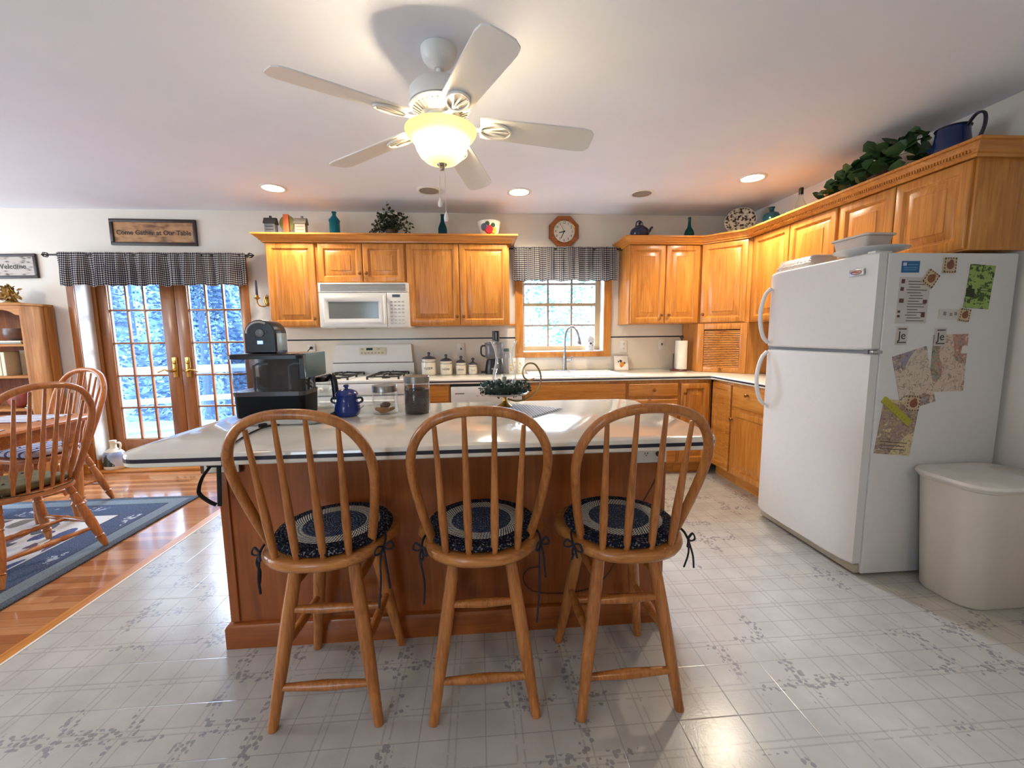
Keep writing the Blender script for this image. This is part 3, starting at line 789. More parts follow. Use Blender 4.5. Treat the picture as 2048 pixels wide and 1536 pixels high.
# ------------------------------------------------------------------ bar stools
def rod(p0, p1, prof, n=12):
    """turned rod; prof = list of (u, r)"""
    p0, p1 = V(p0), V(p1)
    return MB().tube([p0.lerp(p1, u) for u, r in prof], [r for u, r in prof], n)
def bow_pts(wb, wm, zb, zt, yb, yt, n=28):
    """hoop leaning backward; wb half width at seat, wm widest half width"""
    H = zt-zb; out = []
    ctrl = [(-wb, 0), (-(wb+wm)/2-.006, .30), (-wm, .60), (-wm*.93, .78), (-wm*.70, .92), (-wm*.36, .985), (0, 1.0), (wm*.36, .985), (wm*.70, .92), (wm*.93, .78), (wm, .60), ((wb+wm)/2+.006, .30), (wb, 0)]
    for x, u in ctrl: out.append((x, yb+(yt-yb)*u, zb+H*u))
    return smooth_pts(out, 5)
def make_stool(label):
    t = thing('bar_stool', label, 'stool', (0,0,0), group='oak bar stools at the island')
    # saddle seat
    st = MB(); rings = []
    def outline(k, z, dish=0):
        pts = []
        for i in range(40):
            a = 2*PI*i/40
            x, y = math.cos(a), math.sin(a)
            rx = .205 if y < 0 else .226
            ry = .226 if y < 0 else .215
            p = 2.35
            q = (abs(x)**p+abs(y)**p)**(-1/p)
            pts.append(V((x*q*rx*k, y*q*ry*k-.02, z)))
        return pts
    st.loft([outline(.86, .568), outline(.97, .575), outline(1.0, .588), outline(.985, .603), outline(.95, .608), outline(.6, .600), outline(.2, .598)])
    part('seat', st, STLX, t, False, 50)
    legp = [(0,.016),(.12,.0175),(.125,.0165),(.135,.0178),(.35,.0215),(.6,.023),(.85,.021),(1,.018)]
    tops = {}
    for sx in (-1, 1):
        for sy in (-1, 1):
            a, b = V((sx*.172, sy*.182, 0)), V((sx*.088, sy*.095-.005, .575))
            tops[sx, sy] = (a, b)
            part('leg', rod(a, b, legp, 14), STL, t)
    def at(sx, sy, z):
        a, b = tops[sx, sy]; return a.lerp(b, z/.575)
    sp = [(0,.011),(.12,.0125),(.5,.017),(.88,.0125),(1,.011)]
    for k0, k1, z in (((-1,-1),(1,-1),.135), ((-1,-1),(1,-1),.385), ((-1,1),(1,1),.20), ((-1,1),(1,1),.43), ((-1,-1),(-1,1),.26), ((1,-1),(1,1),.26), ((-1,-1),(-1,1),.46), ((1,-1),(1,1),.46)):
        part('stretcher', rod(at(*k0, z), at(*k1, z), sp), STL, t)
    bow = bow_pts(.158, .206, .598, 1.070, -.115, -.285)
    part('back_bow', MB().tube(bow, [(.0165,.0145)]*len(bow), 12, flat=(0,1,.3)), STL, t)
    for xb, yb, xt, u in ((-.112,-.196,-.128,.905), (-.040,-.212,-.043,.968), (.040,-.212,.043,.968), (.112,-.196,.128,.905)):
        y = -.115-.17*u; z = .598+.472*u
        part('spindle', rod((xb,yb,.600), (xt,y,z), [(0,.009),(.08,.0115),(.30,.0135),(.6,.010),(1,.007)], 10), STL, t)
    return t
# braided pad material: rings from object coordinates
t = NT('braided_pad'); pos = t.coord('Object'); X, Y, Z_ = t.xyz(pos)
rad = t.math('SQRT', t.math('ADD', t.math('MULTIPLY', X, X), t.math('MULTIPLY', Y, Y)))
rad2 = t.math('ADD', rad, t.math('MULTIPLY', t.math('SUBTRACT', t.noise(pos, 40, 2), .5), .006))
base_ = t.ramp(t.math('DIVIDE', rad2, .195), [(0, lin((74,86,112))), (.50, lin((66,78,104))), (.53, lin((226,220,206))), (.74, lin((216,210,196))), (.76, lin((28,30,46))), (1, lin((20,22,34)))], 'CONSTANT')
nd = t.add('ShaderNodeMath', operation='ARCTAN2'); t.link(Y, nd.inputs[0]); t.link(X, nd.inputs[1])
ang = nd.outputs[0]
row_ = t.math('FLOOR', t.math('MULTIPLY', rad, 85))
br = t.math('SINE', t.math('ADD', t.math('MULTIPLY', ang, t.math('ADD', t.math('MULTIPLY', row_, 7), 8)), t.math('MULTIPLY', t.math('MULTIPLY', rad, 85), 6.0)))
mott = t.noise(pos, 150, 2)
c = t.mix(t.math('GREATER_THAN', br, .35), base_, lin((28,30,46)))
c = t.mix(t.math('MULTIPLY', t.math('GREATER_THAN', mott, .60), .75), c, lin((150,146,140)))
t.base(c); t.set(.9, 0, .1)
t.bump(t.math('ADD', br, t.math('SINE', t.math('MULTIPLY', rad, 540))), .5, .003)
PAD = t.m
TIE = flat('tie_navy', (22,24,40), .8)
def make_pad(label, ties, loc):
    t = thing('chair_pad', label, 'chair pad', loc, group='braided pads on the bar stools')
    p = MB(); p.lathe([(.02,0),(.178,0),(.190,.007),(.193,.014),(.187,.023),(.165,.027),(.05,.026),(.0,.026)], n=48, sq=(1,1.03))
    part('pad', p, PAD, t)
    for pts in ties:
        m = MB()
        for q in pts: m.tube(smooth_pts(q, 5), [(.004,.003)]*(5*(len(q)-1)+1), 6)
        part('tie', m, TIE, t)
def tie(side, l1, l2, sway=0):
    # runs from the pad past the bow foot to a bow knot on the seat rim, tails hanging outside it
    def q(x, y, z): return (side*x, y, z)
    k = [q(.150,-.06,.012), q(.182,-.068,.012), q(.192,-.098,.008), q(.192,-.128,-.002)]
    kn = q(.192,-.130,-.004)
    return [k, [kn, q(.198,-.140,-.03), (side*.194+sway,-.142,-l1*.6), (side*.199+sway,-.140,-l1)],
        [kn, q(.186,-.150,-.03), (side*.188-sway*.5,-.152,-l2*.6), (side*.184-sway,-.150,-l2)],
        [kn, q(.212,-.122,.010), q(.222,-.120,-.010), q(.206,-.126,-.014), kn],
        [kn, q(.180,-.158,.010), q(.172,-.168,-.010), q(.186,-.150,-.014), kn]]
s1 = make_stool('leftmost oak bar stool, under the coffee maker end of the island')
s2 = copy_tree(s1); s2['label'] = 'middle oak bar stool, below the candle holder'
s3 = copy_tree(s1); s3['label'] = 'rightmost oak bar stool, in front of the island outlet'
SP = [(-.527,-2.722), (-.006,-2.742), (.482,-2.765)]
for s, (x, y), r in zip((s1, s2, s3), SP, (-.03, 0, .03)): s.location = (x, y, 0); s.rotation_euler[2] = R(r*40)
for (x, y), lb, ts in zip(SP, ('round braided navy pad on the leftmost stool', 'round braided navy pad on the middle stool, with the longest hanging tie', 'round braided navy pad on the rightmost stool'),
        ((tie(-1,.10,.13,.005), tie(1,.14,.20,.01)), (tie(-1,.19,.05,.008), tie(1,.12,.27,.008)), (tie(-1,.05,.04), tie(1,.10,.09,.012)))):
    make_pad(lb, ts, (x+(.012 if x < -.3 else 0), y-.028, .609))
# ------------------------------------------------------------------ ceiling fan
fc = V((-.145,-2.305,0))
t = thing('ceiling_fan', 'white five-blade ceiling fan with lit glass bowl above the island', 'ceiling fan', (fc.x, fc.y, 2.1))
def L_(name, prof, m, par=t, n=36, sm=40): return part(name, MB().lathe(prof, (fc.x, fc.y, 0), n=n), m, par, True, sm)
L_('canopy', [(.0,2.375),(.022,2.376),(.030,2.384),(.052,2.395),(.068,2.415),(.074,2.440),(.074,2.4505),(0,2.451)], FANW)
L_('downrod', [(0,2.33),(.0125,2.331),(.0125,2.385),(0,2.386)], FANW)
L_('motor_housing', [(.03,2.338),(.045,2.336),(.075,2.326),(.105,2.308),(.125,2.285),(.131,2.262),(.131,2.238),(.126,2.232),(.02,2.231)], FANW)
mh = L_('vented_ring', [(.122,2.231),(.126,2.226),(.120,2.218),(.072,2.196),(.066,2.196),(.03,2.196)], FANW)
v = MB()
for i in range(32):
    a = 2*PI*i/32; c_, s_ = math.cos(a), math.sin(a)
    v.tube([(fc.x+c_*.080, fc.y+s_*.080, 2.1985), (fc.x+c_*.113, fc.y+s_*.113, 2.2135)], .0035, 6)
part('vent_slots', v, flat('fan_slot', (150,140,120), .6), mh, True)
L_('switch_housing', [(.02,2.196),(.060,2.195),(.060,2.170),(.068,2.164),(.075,2.150),(.070,2.146),(.02,2.145)], FANW)
for i in range(5):
    a = R(218.6+72*i); d = V((math.cos(a), math.sin(a), 0)); w = V((-math.sin(a), math.cos(a), 0)); tn = -math.tan(R(12.5))
    zc = 2.165
    def bp(u, s, dz=0): return V((fc.x, fc.y, zc-.045*(u/.65)))+d*u+w*s+V((0,0,s*tn+dz))
    out = [(.165,-.052),(.19,-.058),(.60,-.068),(.632,-.062),(.65,-.040),(.652,.0),(.65,.040),(.632,.062),(.60,.068),(.19,.058),(.165,.052)]
    b = MB(); b.loft([[bp(u, s, 0) for u, s in out], [bp(u, s, .006) for u, s in out]])
    bl = part('blade', b, FANW, t, True, 30)
    ir = MB()
    ir.tube([bp(.055, 0, .022), bp(.10, 0, .006), bp(.14, 0, -.006), bp(.17, 0, -.007)], [(.012,.006)]*4, 8, flat=w)
    lp = [bp(.165+.065*(1-math.cos(2*PI*k/24)), .040*math.sin(2*PI*k/24)*(1 if k else 0), -.006) for k in range(24)]
    ir.tube(lp, .0055, 8, loop=True)
    for s in (-.5, 0, .5): ir.tube([bp(.165, 0, -.006), bp(.285-abs(s)*.03, s*.05, -.006)], .004, 6)
    part('blade_iron', ir, FANW, t, True)
# alabaster glass bowl (open top, lit by the bulbs inside)
tt = NT('lit_glass_bowl')
em = tt.add('ShaderNodeEmission'); lw = tt.add('ShaderNodeLayerWeight'); lw.inputs[0].default_value = .35
geo = tt.coord('Object'); gx, gy, gz = tt.xyz(geo)
hot = tt.math('SUBTRACT', 1, tt.math('MULTIPLY', tt.math('ABSOLUTE', tt.math('SUBTRACT', gz, 2.055)), 20), clamp=True)
em.inputs[0].default_value = lin((255,226,160))
tt.link(tt.math('ADD', .30, tt.math('MULTIPLY', hot, 2.6)), em.inputs[1])
tr = tt.add('ShaderNodeBsdfTranslucent'); tr.inputs[0].default_value = lin((66,52,26))
ad = tt.add('ShaderNodeAddShader'); tt.link(em.outputs[0], ad.inputs[0]); tt.link(tr.outputs[0], ad.inputs[1]); tt.link(ad.outputs[0], tt.out.inputs[0])
bowl = part('glass_bowl', MB().lathe([(.150,2.135),(.148,2.128),(.138,2.112),(.122,2.098),(.111,2.082),(.104,2.060),(.090,2.035),(.068,2.016),(.035,2.005),(.0,2.002)], (fc.x, fc.y, 0), n=40, cap=False), tt.m, t, True, 60)
L_('finial', [(0,1.978),(.008,1.980),(.011,1.988),(.009,1.994),(.020,1.999),(.022,2.004),(.0,2.005)], flat('finial_pewter', (150,146,136), .35, .7))
for k, (dx, zb) in enumerate(((-.010, 1.823), (.012, 1.765))):
    c = MB(); c.tube([(fc.x+dx, fc.y-.02, 2.002), (fc.x+dx*1.1, fc.y-.02, zb+.03)], .0014, 6)
    pc = part('pull_chain', c, flat('chain_white', (214,206,196), .4), t, True)
    part('chain_pull', MB().lathe([(0,0),(.006,.002),(.0095,.010),(.009,.018),(.004,.032),(.002,.04),(0,.04)], (fc.x+dx*1.1, fc.y-.02, zb), n=14), WHITE, pc, True)
for k in range(3):
    a = R(40+120*k)
    ld = bpy.data.lights.new('fan_bulb', 'POINT'); ld.energy = 5.5; ld.shadow_soft_size = .022; ld.color = (1, .80, .52)
    lo = bpy.data.objects.new('fan_bulb', ld); lo.location = (fc.x+.062*math.cos(a), fc.y+.062*math.sin(a), 2.130); COL.objects.link(lo)

# ------------------------------------------------------------------ recessed ceiling lights
def can(x, y, on, label, P=0):
    t = thing('recessed_downlight', label, 'ceiling light', (x, y, ZC-.02), group='recessed ceiling lights')
    part('trim_ring', MB().lathe([(.078,ZC-.0005),(.100,ZC-.0005),(.101,ZC-.004),(.094,ZC-.008),(.078,ZC-.006)], (x,y,0), n=36, cap=False), WHITE, t, True)
    if on:
        part('lamp', MB().lathe([(0,ZC-.004),(.079,ZC-.004),(.079,ZC-.001),(0,ZC-.001)], (x,y,0), n=30), CANLAMP, t, True)
        ld = bpy.data.lights.new('downlight', 'SPOT'); ld.energy = P; ld.spot_size = R(150); ld.spot_blend = .6; ld.shadow_soft_size = .07; ld.color = (1, .87, .68)
        lo = bpy.data.objects.new('downlight', ld); lo.location = (x, y, ZC-.03); COL.objects.link(lo)
    else:
        part('dark_lens', MB().lathe([(0,ZC-.003),(.079,ZC-.003),(.079,ZC-.001),(0,ZC-.001)], (x,y,0), n=30), flat('unlit_lens', (150,140,128), .5), t, True)
CANLAMP = emis('can_lamp', (255,236,204), 14)
can(-1.596, -.624, True, 'lit recessed ceiling light at left, by the glass doors', 32)
can(.346, -.619, True, 'lit recessed ceiling light in the middle, by the fan chain', 32)
can(2.094, -1.009, True, 'lit recessed ceiling light at right, before the corner cabinets', 44)
can(-.385, -.622, False, 'unlit recessed ceiling light behind the fan pull chains')
can(1.381, -.628, False, 'unlit recessed ceiling light above the kitchen sink side')

# ------------------------------------------------------------------ curtains
t = NT('gingham')
uv = t.add('ShaderNodeTexCoord').outputs['UV']; U_, V_, _ = t.xyz(uv)
def sq(x): return t.math('GREATER_THAN', t.math('FRACT', t.math('DIVIDE', x, .019)), .5)
g = t.math('ADD', sq(U_), sq(V_))
c = t.ramp(t.math('MULTIPLY', g, .5), [(0, lin((232,226,214))), (.3, lin((112,108,116))), (.75, lin((22,22,34)))], 'CONSTANT')
t.base(c); t.set(.9, 0, .1)
tl = t.add('ShaderNodeBsdfTranslucent'); t.link(c, tl.inputs[0])
mx = t.add('ShaderNodeMixShader'); mx.inputs[0].default_value = .45
t.link(t.p.outputs[0], mx.inputs[1]); t.link(tl.outputs[0], mx.inputs[2]); t.link(mx.outputs[0], t.out.inputs[0])
GING = t.m
def valance(x0, x1, zrod, zb, y, label, seed):
    rg = random.Random(seed)
    mb = MB(); n = int((x1-x0)*130); rows = 16
    uvl = mb.bm.loops.layers.uv.new('UVMap')
    ph = [rg.uniform(0, 6.28) for _ in range(6)]
    def wav(x):
        return .018*math.sin(x*58+ph[0]+1.8*math.sin(x*9+ph[1]))+.007*math.sin(x*131+ph[2])+.016*math.sin(x*19+ph[3])
    U = 0; prev = None; grid = []
    for i in range(n+1):
        x = x0+(x1-x0)*i/n; w = wav(x)
        if prev is not None: U += math.hypot((x1-x0)/n, (w-prev)*1.5)
        prev = w; col = []
        for j in range(rows+1):
            u = j/rows; ztop = zrod+.022
            z = ztop+(zb-ztop)*u + (.006*math.sin(x*31+ph[4])+.004*math.sin(x*70+ph[5]))*u
            amp = .30 if u < .12 else min(1, .3+u*1.1)
            flare = 1+.012*u*(2*(i/n)-1 if False else 0)
            xx = x+(.020*u*(.5-i/n)*-2 if False else 0)
            yy = y-.012-.012*u+w*amp
            if i in (0, n): yy += .0
            col.append((mb.bm.verts.new((xx, yy, z)), U, u*(ztop-zb)))
        grid.append(col)
    for i in range(n):
        for j in range(rows):
            q = [grid[i][j], grid[i+1][j], grid[i+1][j+1], grid[i][j+1]]
            f = mb.bm.faces.new([a[0] for a in q])
            for lp, a in zip(f.loops, q): lp[uvl].uv = (a[1], a[2])
    o = single('valance', mb, GING, label, 'valance', 'gingham window valances', 180)
    sm = o.modifiers.new('thickness', 'SOLIDIFY'); sm.thickness = .0015
def rodset(x0, x1, z, y, label, fin):
    t = thing('curtain_rod', label, 'curtain rod', ((x0+x1)/2, y, z), group='black curtain rods')
    IR = flat('rod_black', (30,24,24), .4)
    part('rod', MB().tube([(x0, y, z), (x1, y, z)], .008, 12), IR, t, True)
    for x, s in ((x0, -1), (x1, 1)):
        f = MB()
        for k in range(6):
            a = 2*PI*k/6
            f.tube([(x+s*(.0+.055*u), y+fin*math.sin(PI*u)*math.cos(a), z+fin*math.sin(PI*u)*math.sin(a)) for u in (0,.2,.4,.6,.8,1)], .0035, 6)
        f.ball((x+s*.057, y, z), .006)
        part('finial', f, IR, t, True)
    for x in (x0+.05, x1-.05):
        part('bracket', MB().tube([(x, y, z), (x, y+.03, z+.004), (x, -.004, z+.004)], .005, 8), IR, t, True)
valance(-3.71, -2.115, 2.03, 1.760, -.105, 'navy gingham valance above the glass doors', 3)
rodset(-3.775, -2.10, 2.03, -.105, 'black curtain rod with cage finials above the glass doors', .022)
valance(.335, 1.342, 2.10, 1.80, -.095, 'navy gingham valance above the kitchen window', 5)
rodset(.315, 1.365, 2.103, -.095, 'black curtain rod above the kitchen window', .012)

# ------------------------------------------------------------------ wall clock
t = thing('wall_clock', 'octagonal oak wall clock above the kitchen window', 'clock', (.841, -.002, 2.13))
cx, cz = .841, 2.281
def octr(r, y): return [V((cx+r*math.cos(R(22.5+45*i)), y, cz+r*math.sin(R(22.5+45*i)))) for i in range(8)]
part('case', MB().loft([octr(.157,-.002), octr(.158,-.03), octr(.150,-.040), octr(.118,-.042), octr(.112,-.034), octr(.112,-.022)]), wood('clock_wood', (110,56,22), (160,88,40), (190,116,60), 'X'), t, True, 20)
part('bezel', MB().tube([(cx+.106*math.cos(2*PI*i/40), -.036, cz+.106*math.sin(2*PI*i/40)) for i in range(40)], .0045, 8, loop=True), BRASS, t, True)
fp = part('dial', MB().lathe([(0,0),(.106,0),(.106,.004),(0,.004)], (cx,-.026,cz), (0,-1,0), 40), flat('dial_white', (226,222,212), .5, var=.01), t, True)
nm = MB()
for i in range(1, 13):
    a = R(90-30*i)
    nm.text(str(i), .033, frame((cx+.082*math.cos(a), -.0312, cz+.082*math.sin(a)), (1,0,0), (0,0,1)), .0003)
part('numerals', nm, BLK, fp, True, 0)
for ln_, ang, w in ((.050, 257, .004), (.070, 204, .003), (.062, 333, .0012)):
    a = R(90-ang)
    part('hand', MB().tube([(cx-.012*math.cos(a), -.034, cz-.012*math.sin(a)), (cx+ln_*math.cos(a), -.034, cz+ln_*math.sin(a))], [(w,.0008)]*2, 6, flat=(math.sin(a),0,-math.cos(a))), BLK, t, True)

# ------------------------------------------------------------------ wall signs
FRB = flat('sign_frame_dark', (42,26,20), .45)
def sign(label, cx, cz, w, h, txt, size, bg, fg, rot, fr=.03):
    t = thing('wall_sign', label, 'sign', (cx, -.002, cz-h/2), group='framed wall signs')
    M = Matrix.Translation((cx, -.003, cz)) @ Matrix.Rotation(rot, 4, 'Y')
    f = MB()
    for a in ((-w/2, w/2, h/2-fr, h/2), (-w/2, w/2, -h/2, -h/2+fr)): f.box(a[0], a[1], -.022, 0, a[2], a[3], .004, 2, M)
    for a in ((-w/2, -w/2+fr), (w/2-fr, w/2)): f.box(a[0], a[1], -.0215, 0, -h/2+fr, h/2-fr, .004, 2, M)
    part('frame', f, FRB, t, True)
    p = MB(); p.box(-w/2+fr-.002, w/2-fr+.002, -.010, -.001, -h/2+fr-.002, h/2-fr+.002, 0, 2, M)
    pl = part('plaque', p, bg, t, True)
    x = MB(); x.text(txt, size, M @ frame((0,-.0108,-.004), (1,0,0), (0,0,1)), .0006, bold=.0012)
    part('lettering', x, fg, pl, True, 0)
    return pl, M
tb = NT('parchment_brown'); n = tb.noise(tb.coord('Object', (6,6,14)), 1.6, 4)
tb.base(tb.ramp(n, [(.3, lin((96,58,34))), (.5, lin((168,122,78))), (.7, lin((186,144,96)))])); tb.set(.6)
sign('long framed sign reading Come Gather at Our Table, above the glass doors', -2.945, 2.247, .742, .232, 'Come Gather at Our Table', .0575, tb.m, flat('sign_ink', (46,26,18), .6), R(.4), .028)
tb = NT('leafy_grey'); n = tb.voro(tb.coord('Object', (7,7,20)), 2.4)
tb.base(tb.ramp(n, [(.15, lin((92,80,76))), (.35, lin((170,156,146))), (.6, lin((186,176,166)))])); tb.set(.6)
sign('smaller framed sign reading Welcome, above the bookcase', -4.185, 1.945, .435, .215, 'Welcome', .062, tb.m, flat('sign_ink_grey', (64,54,52), .6), R(-.8), .024)

# ------------------------------------------------------------------ candle sconce by the cabinet
t = thing('wall_sconce', 'brass wall sconce with a navy taper candle, left of the cabinets', 'sconce', (-2.0,-.002,1.6))
s = MB(); s.lathe([(0,0),(.045,0),(.048,.006),(.036,.012),(.02,.016),(0,.018)], (-1.985,-.003,1.625), (0,-1,0), 24)
part('back_plate', s, BRASS, t, True)
a = MB(); a.tube(smooth_pts([(-1.985,-.02,1.61),(-1.995,-.06,1.575),(-2.025,-.095,1.575),(-2.045,-.10,1.605),(-2.045,-.10,1.64)]), .006, 8)
a.tube([(-1.985-.03*math.cos(2*PI*i/18), -.03, 1.63+.05*math.sin(2*PI*i/18)) for i in range(18)], .005, 6, loop=True)
part('arm', a, BRASS, t, True)
part('drip_cup', MB().lathe([(.006,1.63),(.012,1.635),(.026,1.648),(.028,1.652),(.014,1.652),(.013,1.675),(0,1.676)], (-2.045,-.10,0)), BRASS, t, True)
part('taper_candle', MB().lathe([(0,1.676),(.011,1.676),(.008,1.80),(.003,1.812),(0,1.813)], (-2.045,-.10,0), n=14), flat('candle_navy', (36,46,72), .5), t, True)

# ------------------------------------------------------------------ things on the cabinets
CT = 2.1685
def lathe_thing(name, label, cat, prof, x, y, z, m, group=None, n=24, parts=()):
    t = thing(name, label, cat, (x, y, z), group=group)
    part('body', MB().lathe(prof, n=n), m, t)
    for nm, pr, mm in parts: part(nm, MB().lathe(pr, n=n), mm, t)
    return t
TEAL = glass('teal_glass', (.10,.42,.50), .8, .05, .35, lin((30,120,140)))
DTEAL = glass('deep_teal_glass', (.06,.32,.38), .9, .04, .30, lin((16,72,84)))
BGREEN = glass('sea_green_glass', (.10,.40,.38), .9, .04, .30, lin((20,96,94)))
BBLUE = glass('smoky_blue_glass', (.16,.36,.44), .9, .04, .30, lin((48,98,112)))
# miniature houses and a standing trinket
def house(x, y, label, wall, roof, chim):
    t = thing('house_ornament', label, 'ornament', (x, y, CT), group='little house ornaments')
    w, d, h = .044, .03, .10
    part('walls', MB().box(-w, w, -d, d, 0, h, .002), wall, t)
    r = MB(); r.loft([[V((-w-.008, yy, zz)) for yy, zz in ((-d-.008,h),(d+.008,h),(.012,h+.05),(-.012,h+.05))], [V((w+.008, yy, zz)) for yy, zz in ((-d-.008,h),(d+.008,h),(.012,h+.05),(-.012,h+.05))]])
    part('roof', r, roof, t, False, 0)
    part('chimney', MB().box(chim-.008, chim+.008, -.008, .008, h+.045, h+.068), roof, t)
    wn = MB()
    for i in range(3): wn.box(-.032, .032, -d-.0015, -d+.002, .018+i*.026, .026+i*.026)
    part('siding_lines', wn, roof, t)
house(-1.80, -.26, 'dark slate little house ornament at the left end of the cabinet top', flat('slate_wall', (84,90,98), .7), flat('slate_roof', (46,44,48), .7), -.0)
house(-1.545, -.26, 'pale grey little house ornament right of the orange one', flat('grey_wall', (136,134,122), .7), flat('grey_roof', (112,108,98), .7), .012)
t = thing('tree_ornament', 'standing ornament with orange trunk and green round crown, between two little houses', 'ornament', (-1.67,-.25,CT))
part('trunk', MB().box(-.026, .020, -.012, .012, 0, .185, .003), flat('ornament_orange', (196,98,48), .5), t)
cr_ = MB(); cr_.lathe([(0,0),(.060,.003),(.068,.010),(.060,.017),(0,.02)], (-.055+.052,.028,.115), (0,-1,0), 24, sq=(1,1))
part('crown', cr_, flat('ornament_green', (120,124,66), .6, var=.3, vs=30), t)
part('foot', MB().box(-.05,.05,-.022,.03,0,.008,.002), flat('ornament_foot', (206,190,160), .6), t)
# tall teal bottle (squared shoulders)
t = thing('glass_bottle', 'tall square-shouldered teal bottle on the left cabinets', 'bottle', (-1.262,-.25,CT), group='glass bottles on the cabinets')
b = MB()
def sqr(r, z, k=.72): return [V((r*math.cos(R(a))*1.0, r*math.sin(R(a))*1.0, z)) for a in range(0, 360, 45)]
b.loft([[V((r*math.cos(R(22.5+a)), r*math.sin(R(22.5+a)), z)) for a in range(0, 360, 45)] for r, z in ((.040,0),(.044,.006),(.044,.118),(.048,.13),(.046,.142),(.022,.172),(.016,.18),(.016,.198),(.022,.204),(.021,.210),(.012,.211))])
part('body', b, TEAL, t, False, 20)
lathe_thing('glass_bottle', 'dark teal long-neck vase on the cabinet, behind the fan chains', 'bottle', [(0,0),(.035,.002),(.040,.02),(.040,.075),(.032,.10),(.017,.135),(.014,.165),(.015,.192),(.018,.198),(.012,.199)], -.315, -.25, CT, DTEAL, 'glass bottles on the cabinets')
lathe_thing('glass_bottle', 'slender green bottle on the cabinet right of the window', 'bottle', [(0,0),(.040,.002),(.044,.012),(.044,.055),(.036,.080),(.018,.110),(.013,.14),(.013,.185),(.016,.190),(.015,.20),(.010,.201)], 2.0, -.24, CT, BGREEN, 'glass bottles on the cabinets')
lathe_thing('glass_bottle', 'squat smoky blue jug bottle on the corner cabinet', 'bottle', [(0,0),(.058,.002),(.064,.02),(.064,.085),(.050,.108),(.022,.118),(.018,.125),(.018,.145),(.024,.150),(.023,.158),(.014,.159)], 2.47, -.72, CT, BBLUE, 'glass bottles on the cabinets')
lathe_thing('glass_bottle', 'clear tapered bottle with a black stopper on the right cabinets', 'bottle', [(0,0),(.058,.002),(.062,.014),(.058,.04),(.030,.11),(.016,.145),(.014,.185),(.016,.19),(.010,.191)], 2.50, -1.0, CT, CLEARP, 'glass bottles on the cabinets', parts=(('stopper', [(0,.17),(.0165,.171),(.0165,.215),(.012,.22),(0,.221)], BLK),))
# ivy
def leaf_quad(mb, P, d, n, s, asp=.62):
    d = d.normalized(); w = d.cross(n).normalized(); n = w.cross(d)
    p = [P, P+d*s*.35+w*s*asp*.5+n*s*.05, P+d*s*.8+w*s*asp*.32, P+d*s, P+d*s*.8-w*s*asp*.32, P+d*s*.35-w*s*asp*.5+n*s*.05]
    vs = [mb.bm.verts.new(q) for q in p]; mb.bm.faces.new(vs[:4]); mb.bm.faces.new([vs[0], vs[3], vs[4], vs[5]])
def rdir(rg, up=0):
    while True:
        d = V((rg.uniform(-1,1), rg.uniform(-1,1), rg.uniform(-1,1)+up))
        if .1 < d.length: return d.normalized()
t = thing('ivy_plant', 'trailing dark green ivy plant on the cabinet above the microwave', 'plant', (-.765,-.27,CT))
rg = random.Random(11); fo, stm = MB(), MB()
for k in range(46):
    a = rg.uniform(0, 2*PI); reach = rg.uniform(.04, .19) if k > 10 else rg.uniform(.1, .17)
    top = rg.uniform(.05, .19) if k > 6 else rg.uniform(.17, .235)
    ex, ey = math.cos(a)*reach*1.1, math.sin(a)*min(reach, .10)-.02
    p1 = V((ex*.4, ey*.4, top*.8)); p2 = V((ex, ey, top*(1 if abs(ex) < .11 else .35)+.01))
    pts = smooth_pts([(0,0,.01), p1, p2], 6); stm.tube(pts, .0016, 5)
    for q in pts[3:]:
        for _ in range(2):
            leaf_quad(fo, q+rdir(rg)*.012, rdir(rg, .2), rdir(rg, 1), rg.uniform(.016,.032), .8)
part('foliage', fo, flat('ivy_leaf', (48,62,36), .5, var=.5, vs=40), t)
part('stems', stm, flat('ivy_stem', (70,56,34), .6), t)
part('pot', MB().lathe([(0,0),(.045,0),(.055,.05),(.05,.05),(0,.045)], n=20), flat('pot_brown', (80,56,40), .6), t)
# fruit bowl painted
t = thing('ceramic_bowl', 'cream bowl painted with fruit at the right end of the left cabinets', 'bowl', (.105,-.24,CT))
tt = NT('painted_fruit'); pos = tt.coord('Object'); X, Y, Z_ = tt.xyz(pos)
part('body', MB().lathe([(.0,0),(.06,0),(.068,.006),(.088,.05),(.100,.10),(.105,.135),(.102,.138),(.096,.10),(.06,.012),(0,.01)], n=36), flat('cream_glaze', (232,226,208), .25), t)
for a, z, r, col, nm in ((-118, .075, .036, (70,72,96), 'painted_grapes'), (-92, .055, .040, (160,30,44), 'painted_apple'), (-62, .050, .030, (206,150,60), 'painted_pear'), (-70, .090, .022, (46,74,46), 'painted_leaf'), (-100, .102, .022, (60,80,50), 'painted_leaf')):
    a = R(a); rr = .0915+ (z-.055)*.24
    c_ = V((rr*math.cos(a), rr*math.sin(a), z)); part(nm, MB().lathe([(0,0),(r*.8,.0),(r,-.006),(r*.8,.003),(0,.0045)], c_, (math.cos(a), math.sin(a), -.25), 18), flat(nm+str(col[0]), col, .4, var=.15, vs=40), t)
# navy teapot
t = thing('teapot', 'navy enamel teapot on the cabinet right of the kitchen window', 'teapot', (1.525,-.22,CT))
NAVE = flat('navy_enamel', (26,34,62), .22)
part('body', MB().lathe([(0,0),(.06,.002),(.082,.018),(.090,.05),(.082,.085),(.062,.105),(.035,.112),(0,.112)], n=30), NAVE, t)
part('lid', MB().lathe([(.045,.112),(.046,.116),(.03,.127),(.012,.131),(.010,.140),(.016,.150),(.010,.158),(0,.159)], n=20), NAVE, t)
part('spout', MB().tube(smooth_pts([(.07,0,.06),(.095,0,.075),(.112,0,.105),(.125,0,.112)]), .011, 10), NAVE, t)
part('handle', MB().tube(smooth_pts([(-.04,0,.108),(-.03,0,.155),(-.005,0,.168),(.02,0,.155),(.035,0,.112)]), .006, 8), NAVE, t)
